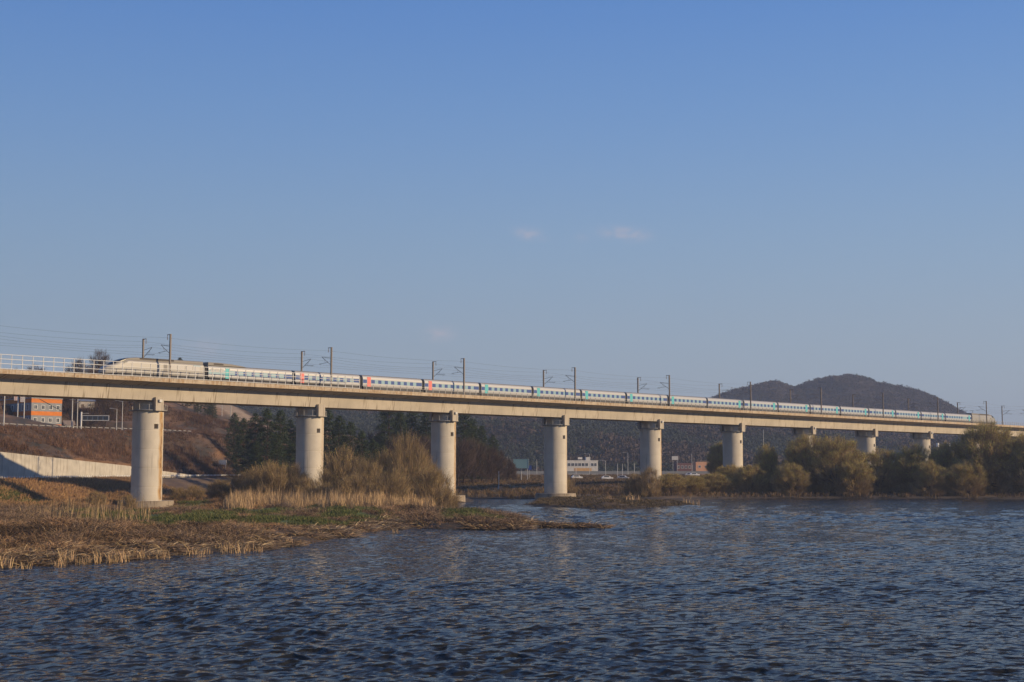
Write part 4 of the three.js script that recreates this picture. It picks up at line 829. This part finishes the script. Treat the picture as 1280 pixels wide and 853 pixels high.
function windowOn(parent, w, h, x, y, z, frame = winFrame) {
  const o = sub('window', parent); o.position.set(x, y, z);
  mesh('frame', join([box(w + 0.24, 0.12, 0.10, 0, h / 2 + 0.06, 0.05), box(w + 0.24, 0.12, 0.10, 0, -h / 2 - 0.06, 0.05), box(0.12, h, 0.10, -w / 2 - 0.06, 0, 0.05), box(0.12, h, 0.10, w / 2 + 0.06, 0, 0.05), box(0.06, h, 0.08, 0, 0, 0.05)]), frame, o);
  mesh('pane', box(w, h, 0.04, 0, 0, 0.025), winGlass, o);
  return o;
}
{
  // grey and orange striped building: its sunny gable and its shaded long side both show
  const D = 440, TU = 0.8, W = 10.4, L = 22, xc = X(36.5, D) + W / 2 * Math.cos(TU), zc = -D - W / 2 * Math.sin(TU);
  const b = thing('striped_building', 'grey building with orange stripes beside the upper road', 'building', [xc, ground(xc, -zc), zc], TU);
  const orange = P_(0.66, 0.20, 0.03), grey = P_(0.27, 0.28, 0.295);
  mesh('base_wall', box(W - 0.1, 2.4, L - 0.1, 0, -0.2, -L / 2), P_(0.20, 0.19, 0.18), b);
  const levels = [[1.0, 2.3, orange], [2.3, 5.0, grey], [5.0, 6.3, orange], [6.3, 9.0, grey], [9.0, 10.3, orange]];
  levels.forEach(([y0, y1, m], i) => mesh(m === orange ? 'orange_band' : 'wall', box(W - (i % 2) * 0.06, y1 - y0, L - (i % 2) * 0.06, 0, (y0 + y1) / 2, -L / 2), m, b));
  mesh('roof', box(W + 0.3, 0.25, L + 0.3, 0, 10.43, -L / 2), P_(0.34, 0.36, 0.37), b);
  for (const y of [3.6, 7.6]) for (let i = 0; i < 4; i++) windowOn(b, 0.95, 1.2, -3.8 + i * 2.55, y, -0.029);
  for (const y of [3.6, 7.6]) for (let i = 0; i < 6; i++) { const w = windowOn(b, 1.2, 1.7, -W / 2 + 0.029, y, -2.4 - i * 3.4); w.rotation.y = -Math.PI / 2; }
  mesh('cable', bar([-2.6, 10.2, 0.10], [5.1, 6.6, 0.10], 0.06), dark, b);
  // vertical sign boards on poles
  for (const [px, dd, lab] of [[19.5, 404, 'tall narrow sign board with red lettering strokes on a grey pole'], [27.5, 404, 'tall narrow grey sign board on a pole beside the striped building']]) {
    const xx = X(px, dd), s = thing('banner_sign', lab, 'sign', [xx, ground(xx, dd) - 0.1, -dd], 0.3), rd = lab.includes('red');
    mesh('pole', bar([0, 0, 0], [0, 10.6, 0], 0.16, 8, 0.12), polePaint, s);
    mesh('board', box(0.95, 5.6, 0.14, -0.62, 7.6, 0), mat(0.52, 0.48, 0.47, 0.6), s);
    const list = []; const R = rngOf(px * 10); for (let i = 0; i < 8; i++) { const y = 9.9 - i * 0.66; list.push(box(0.55 + 0.15 * R(), 0.10, 0.02, -0.62, y, 0.081), box(0.10, 0.36, 0.021, -0.62 + (R() - 0.5) * 0.4, y - 0.18, 0.082), box(0.4, 0.09, 0.022, -0.62, y - 0.34, 0.083)); }
    mesh('lettering', join(list), rd ? mat(0.42, 0.10, 0.08, 0.6) : mat(0.26, 0.22, 0.24, 0.6), s);
  }
}
function pole(px, D, h, r, label, kind, name = 'utility_pole') {
  const x = X(px, D), y = ground(x, D), p = thing(name, label, kind === 'lamp' ? 'street lamp' : 'pole', [x, y - 0.1, -D]);
  mesh('post', bar([0, 0, 0], [0, h, 0], r, 8, r * 0.65), kind === 'power' ? poleConcrete : polePaint, p);
  if (kind === 'power') { mesh('crossarm', join([box(2.4, 0.12, 0.12, 0, h - 0.5, 0.12), box(1.8, 0.12, 0.12, 0, h - 1.6, 0.12)]), steelGrey, p); for (const dx of [-1.1, -0.4, 0.4, 1.1]) mesh('insulator', bar([dx, h - 0.44, 0.12], [dx, h - 0.2, 0.12], 0.06), winFrame, p); }
  if (kind === 'lamp') { mesh('arm', bar([0, h - 0.1, 0], [-1.9, h + 0.25, 0], 0.06), polePaint, p); mesh('lamp_head', box(0.75, 0.14, 0.28, -2.1, h + 0.24, 0), polePaint, p); }
  return p;
}
pole(2.5, 372, 10.5, 0.2, 'pale pole standing by the upper road left of the sign boards', 'plain');
pole(88, 407, 10.6, 0.22, 'tall concrete power pole beside the gantry sign', 'power');
pole(94.5, 415, 10.0, 0.18, 'second concrete power pole, just right of the tall one', 'power');
pole(144, 470, 8.2, 0.14, 'street lamp on the upper road left of the first pier', 'lamp', 'street_lamp');
pole(151, 460, 10.4, 0.14, 'taller street lamp on the upper road close to the first pier', 'lamp', 'street_lamp');
pole(247, 560, 9.6, 0.2, 'pale power pole before the bare cut slope', 'power');
pole(287, 600, 12, 0.2, 'power pole at the foot of the cut hill', 'power');
pole(276, 590, 5.5, 0.12, 'short street lamp at the foot of the cut hill', 'lamp', 'street_lamp');
{
  // gantry sign over the upper road
  const D = 405, x = X(99.5, D), g = thing('gantry_sign', 'cantilever road gantry with a long dark panelled sign', 'sign', [x, ground(x, D) - 0.1, -D], 0.15);
  mesh('post', bar([0, 0, 0], [0, 5.4, 0], 0.24, 10), mat(0.60, 0.59, 0.57, 0.6), g);
  mesh('sign_frame', join([box(7.6, 0.16, 0.3, 4.0, 4.35, 0), box(7.6, 0.16, 0.3, 4.0, 2.95, 0), box(0.16, 1.24, 0.3, 0.3, 3.65, 0), box(0.16, 1.24, 0.3, 7.72, 3.65, 0), box(2.0, 0.1, 0.1, 1.2, 5.0, 0)]), polePaint, g);
  for (let i = 0; i < 5; i++) mesh('sign_panel', box(1.06, 0.98, 0.12, 1.05 + i * 1.46, 3.65, 0.02), mat(0.03, 0.035, 0.045, 0.5), g);
  mesh('backing', box(7.3, 1.2, 0.06, 4.0, 3.65, -0.1), mat(0.20, 0.22, 0.24, 0.6), g);
}
{ // small roofs and white objects on the left hillside
  for (const [px, D, w, h, dpt, col, roof, lab] of [[104, 500, 5.5, 3.2, 5, [0.42, 0.38, 0.34], [0.16, 0.19, 0.26], 'small house with a blue grey roof above the power poles'], [138, 560, 7, 3.6, 6, [0.50, 0.38, 0.26], [0.33, 0.24, 0.17], 'tan house high on the left hillside'], [84, 468, 3, 2.6, 3, [0.6, 0.58, 0.55], [0.25, 0.2, 0.17], 'tiny white hut right of the striped building']]) {
    const x = X(px, D), y = ground(x, D), b = thing('small_house', lab, 'house', [x, y, -D], 0.5);
    mesh('wall', box(w, h + 1, dpt, 0, h / 2 - 0.5, 0), P_(...col), b);
    mesh('roof', prism([[dpt / 2 + 0.4, h - 0.1], [0, h + 1.5], [-dpt / 2 - 0.4, h - 0.1]], -w / 2 - 0.4, w / 2 + 0.4), P_(...roof), b);
    mesh('door', box(0.9, 2.0, 0.06, -w / 4, 1.0, dpt / 2 + 0.035), mat(0.10, 0.07, 0.05, 0.7), b);
    windowOn(b, 1.0, 0.9, w / 5, 1.7, dpt / 2 + 0.002);
  }
  const D = 452, x = X(278, D), s = thing('notice_board', 'small white board on posts on the brush slope below the cut hill', 'sign', [x, ground(x, D), -D], -0.2);
  mesh('board', box(2.6, 1.5, 0.12, 0, 2.4, 0), mat(0.62, 0.56, 0.48, 0.7), s); for (const dx of [-1, 1]) mesh('post', box(0.12, 3.0, 0.12, dx, 1.4, -0.13), steelGrey, s);
}
// ---------------------------------------------------------------- beyond the river: billboard, buildings, elevated road
{
  const D = 520, x = X(651, D), b = thing('billboard', 'pale teal blank billboard on posts across the river', 'billboard', [x, ground(x, D) - 0.2, -D], -0.12);
  mesh('panel', box(5.6, 3.3, 0.5, 0, 6.6, 0), mat(0.22, 0.36, 0.35, 0.7), b);
  mesh('panel_frame', join([box(5.9, 0.16, 0.62, 0, 8.33, 0), box(5.9, 0.16, 0.62, 0, 4.87, 0), box(0.15, 3.3, 0.62, -2.88, 6.6, 0), box(0.15, 3.3, 0.62, 2.88, 6.6, 0)]), mat(0.16, 0.22, 0.22, 0.7), b);
  for (const dx of [-2.5, 0.1, 2.4]) mesh('post', bar([dx, 0, -0.5], [dx, 6.5, -0.42], 0.16, 8), steelGrey, b);
  const xs = X(661.5, 560), s = thing('blue_sign', 'small blue road sign behind the billboard', 'sign', [xs, ground(xs, 560) - 0.1, -560]);
  mesh('post', bar([0, 0, -0.1], [0, 4.4, -0.1], 0.09, 8), steelGrey, s); mesh('panel', box(1.9, 1.7, 0.1, 0, 4.6, 0.05), mat(0.02, 0.05, 0.22, 0.5), s);
}
{
  const D = 770, x0 = X(708, D), b = thing('white_building', 'long low white building with a row of dark windows and roof huts', 'building', [x0, ground(x0, D) - 0.3, -D], 0.12);
  const W = 17.6, H = 7.6;
  mesh('wall', box(W, H, 10, W / 2, H / 2, -5), P_(0.62, 0.60, 0.56), b); mesh('parapet', box(W + 0.2, 0.35, 10.2, W / 2, H + 0.18, -5), P_(0.66, 0.64, 0.6), b);
  mesh('ochre_panel', box(9.6, 2.3, 0.1, 9.2, 2.6, 0.056), P_(0.60, 0.36, 0.15), b);
  for (let i = 0; i < 6; i++) windowOn(b, 1.5, 1.6, 1.5 + i * 1.95 , 5.6, 0.002);
  for (let i = 0; i < 2; i++) windowOn(b, 1.3, 1.6, 14.4 + i * 1.75, 5.6, 0.002);
  mesh('roof_hut', box(2.4, 1.8, 3, 12.2, H + 1.25, -2), P_(0.68, 0.66, 0.62), b); mesh('roof_sign', box(2.4, 1.1, 0.3, 7.8, H + 1.5, -1), P_(0.7, 0.68, 0.64), b);
  for (const dx of [-0.9, 0.9]) mesh('sign_post', box(0.1, 0.65, 0.1, 7.8 + dx, H + 0.66, -1), steelGrey, b);
}
{
  const D = 800, x0 = X(870, D), b = thing('orange_building', 'small peach orange walled building beyond the far bank', 'building', [x0, ground(x0, D) - 0.3, -D], 0.1);
  mesh('wall', box(8.3, 7.0, 8, 4.15, 3.5, -4), P_(0.66, 0.34, 0.19), b); mesh('parapet', box(8.5, 0.3, 8.2, 4.15, 7.16, -4), P_(0.7, 0.42, 0.28), b);
  windowOn(b, 1.2, 1.2, 2.2, 4.6, 0.002); windowOn(b, 1.2, 1.2, 6.0, 4.6, 0.002);
  const x1 = X(846, D + 20), c = thing('brick_building', 'dark red brick building with a row of windows beside the orange one', 'building', [x1, ground(x1, D + 20) - 0.3, -D - 20], 0.1);
  mesh('wall', box(11.2, 6.4, 8, 5.6, 3.2, -4), P_(0.16, 0.065, 0.055), c); mesh('parapet', box(11.4, 0.3, 8.2, 5.6, 6.55, -4), P_(0.20, 0.10, 0.09), c);
  for (let i = 0; i < 5; i++) windowOn(c, 1.1, 1.5, 1.2 + i * 2.15, 4.4, 0.002);
  const x2 = X(844, 780), s = thing('white_sign', 'white roof height sign board left of the brick building', 'sign', [x2, ground(x2, 780) - 0.2, -780]);
  mesh('board', box(3.4, 2.1, 0.2, 0, 9.2, 0), P_(0.70, 0.67, 0.62), s); for (const dx of [-1.2, 1.2]) mesh('post', bar([dx, 0, -0.2], [dx, 9.5, -0.2], 0.11, 8), steelGrey, s);
}
{
  // elevated road on slim columns
  const v = thing('elevated_road', 'low elevated road on slim columns across the flood plain', 'bridge', [0, 0, 0]), D = 660, y0 = 8.1;
  const a = X(640, D), b = X(960, D);
  mesh('deck', box(b - a, 0.75, 8, (a + b) / 2, y0 - 1.9, -D - 4), mat(0.24, 0.24, 0.235, 0.9), v);
  mesh('parapet', box(b - a, 0.55, 0.2, (a + b) / 2, y0 - 1.24, -D - 0.12), mat(0.22, 0.23, 0.23, 0.8), v);
  for (let x = a + 4; x < b; x += 11) { const h = y0 - 2.28 - ground(x, D + 4) + 0.3; mesh('column', box(0.8, h, 1.2, x, y0 - 2.28 - h / 2, -D - 4), mat(0.26, 0.26, 0.25, 0.9), v); }
  const lamps = [[737, 640, 10, 'street lamp before the dark hill, right of the white building'], [785, 650, 10.5, 'street lamp on the flood plain between the fourth and fifth piers'], [757, 620, 7, 'short street lamp nearest the right end of the white building'], [706, 600, 7, 'street lamp beside the fourth pier on the flood plain']];
  for (const [px, d, h, lab] of lamps) pole(px, d, h, 0.13, lab, 'lamp', 'street_lamp');
  for (const [px, d, h, lab] of [[634, 560, 9, 'thin grey pole left of the billboard'], [623.5, 420, 5.5, 'short grey post at the far waterline right of the third pier'], [671, 640, 7.5, 'thin grey pole right of the billboard'], [720, 640, 6, 'thin pole before the white building'], [772, 560, 6.2, 'thin pole on the flood plain before the elevated road'], [778, 560, 6.2, 'second thin pole, beside the one before the elevated road'], [793, 600, 6.2, 'thin pole just left of the fifth pier'], [865, 700, 11, 'red grey pole before the brick building'], [955, 520, 19, 'tall thin pole rising above the willows under the viaduct']]) pole(px, d, h, 0.13, lab, 'plain');
}
{
  // cars far off on the flood plain
  const car = (px, D, turn, col, label) => {
    const x = X(px, D), c = thing('parked_car', label, 'car', [x, ground(x, D) + 0.02, -D], turn), paint = mat(...col, 0.35);
    const sh = new THREE.Shape([[-2.2, 0.35], [2.2, 0.35], [2.2, 0.8], [1.3, 0.95], [0.7, 1.45], [-1.4, 1.48], [-2.0, 0.98], [-2.2, 0.9]].map(([a, b]) => new THREE.Vector2(a, b))), g = new THREE.ExtrudeGeometry(sh, { depth: 1.6, bevelEnabled: true, bevelSize: 0.05, bevelThickness: 0.08, bevelSegments: 2 }); g.translate(0, 0, -0.8);
    mesh('body', metreUV(g), paint, c);
    mesh('side_window', box(2.0, 0.42, 1.80, -0.35, 1.2, 0), winGlass, c);
    for (const a of [-1.4, 1.4]) for (const z of [-0.75, 0.75]) { const w = new THREE.CylinderGeometry(0.34, 0.34, 0.24, 14); w.rotateX(Math.PI / 2); w.translate(a, 0.34, z); mesh('wheel', metreUV(w), dark, c); }
  };
  car(759, 545, 0.1, [0.72, 0.72, 0.72], 'white car parked on the flood plain between the fourth and fifth piers');
  car(779, 550, -0.2, [0.55, 0.55, 0.55], 'silver car parked just right of the white one');
  car(721, 560, 0.2, [0.6, 0.6, 0.6], 'silver car parked beside the fourth pier shaft');
  car(868, 620, 0.1, [0.75, 0.75, 0.75], 'white car before the peach orange building');
  car(863, 625, -0.1, [0.66, 0.66, 0.68], 'pale car left of the white one before the orange building');
}
for (const [px, lab] of [[1173, 'short white topped post left of its twin beyond the tallest willow'], [1187, 'short white topped post right of its twin beyond the tallest willow']]) {
  const D = 620, x = X(px, D), p = thing('white_post', lab, 'post', [x, ground(x, D) - 0.2, -D]);
  mesh('post', bar([0, 0, 0], [0, 12.6, 0], 0.16, 8), steelGrey, p);
  const h = EYE + Math.tan(elevOf(556)) * D - ground(x, D);
  const q = new THREE.CylinderGeometry(0.62, 0.62, 1.7, 14); q.translate(0, h, 0); mesh('white_drum', metreUV(q), mat(0.75, 0.75, 0.73, 0.5), p);
  mesh('stalk', bar([0, 12.5, 0], [0, h - 0.8, 0], 0.12, 8), steelGrey, p);
}
scene.fog = new THREE.FogExp2(0xb0c0dc, 0.00016);
renderer.render(scene, camera);
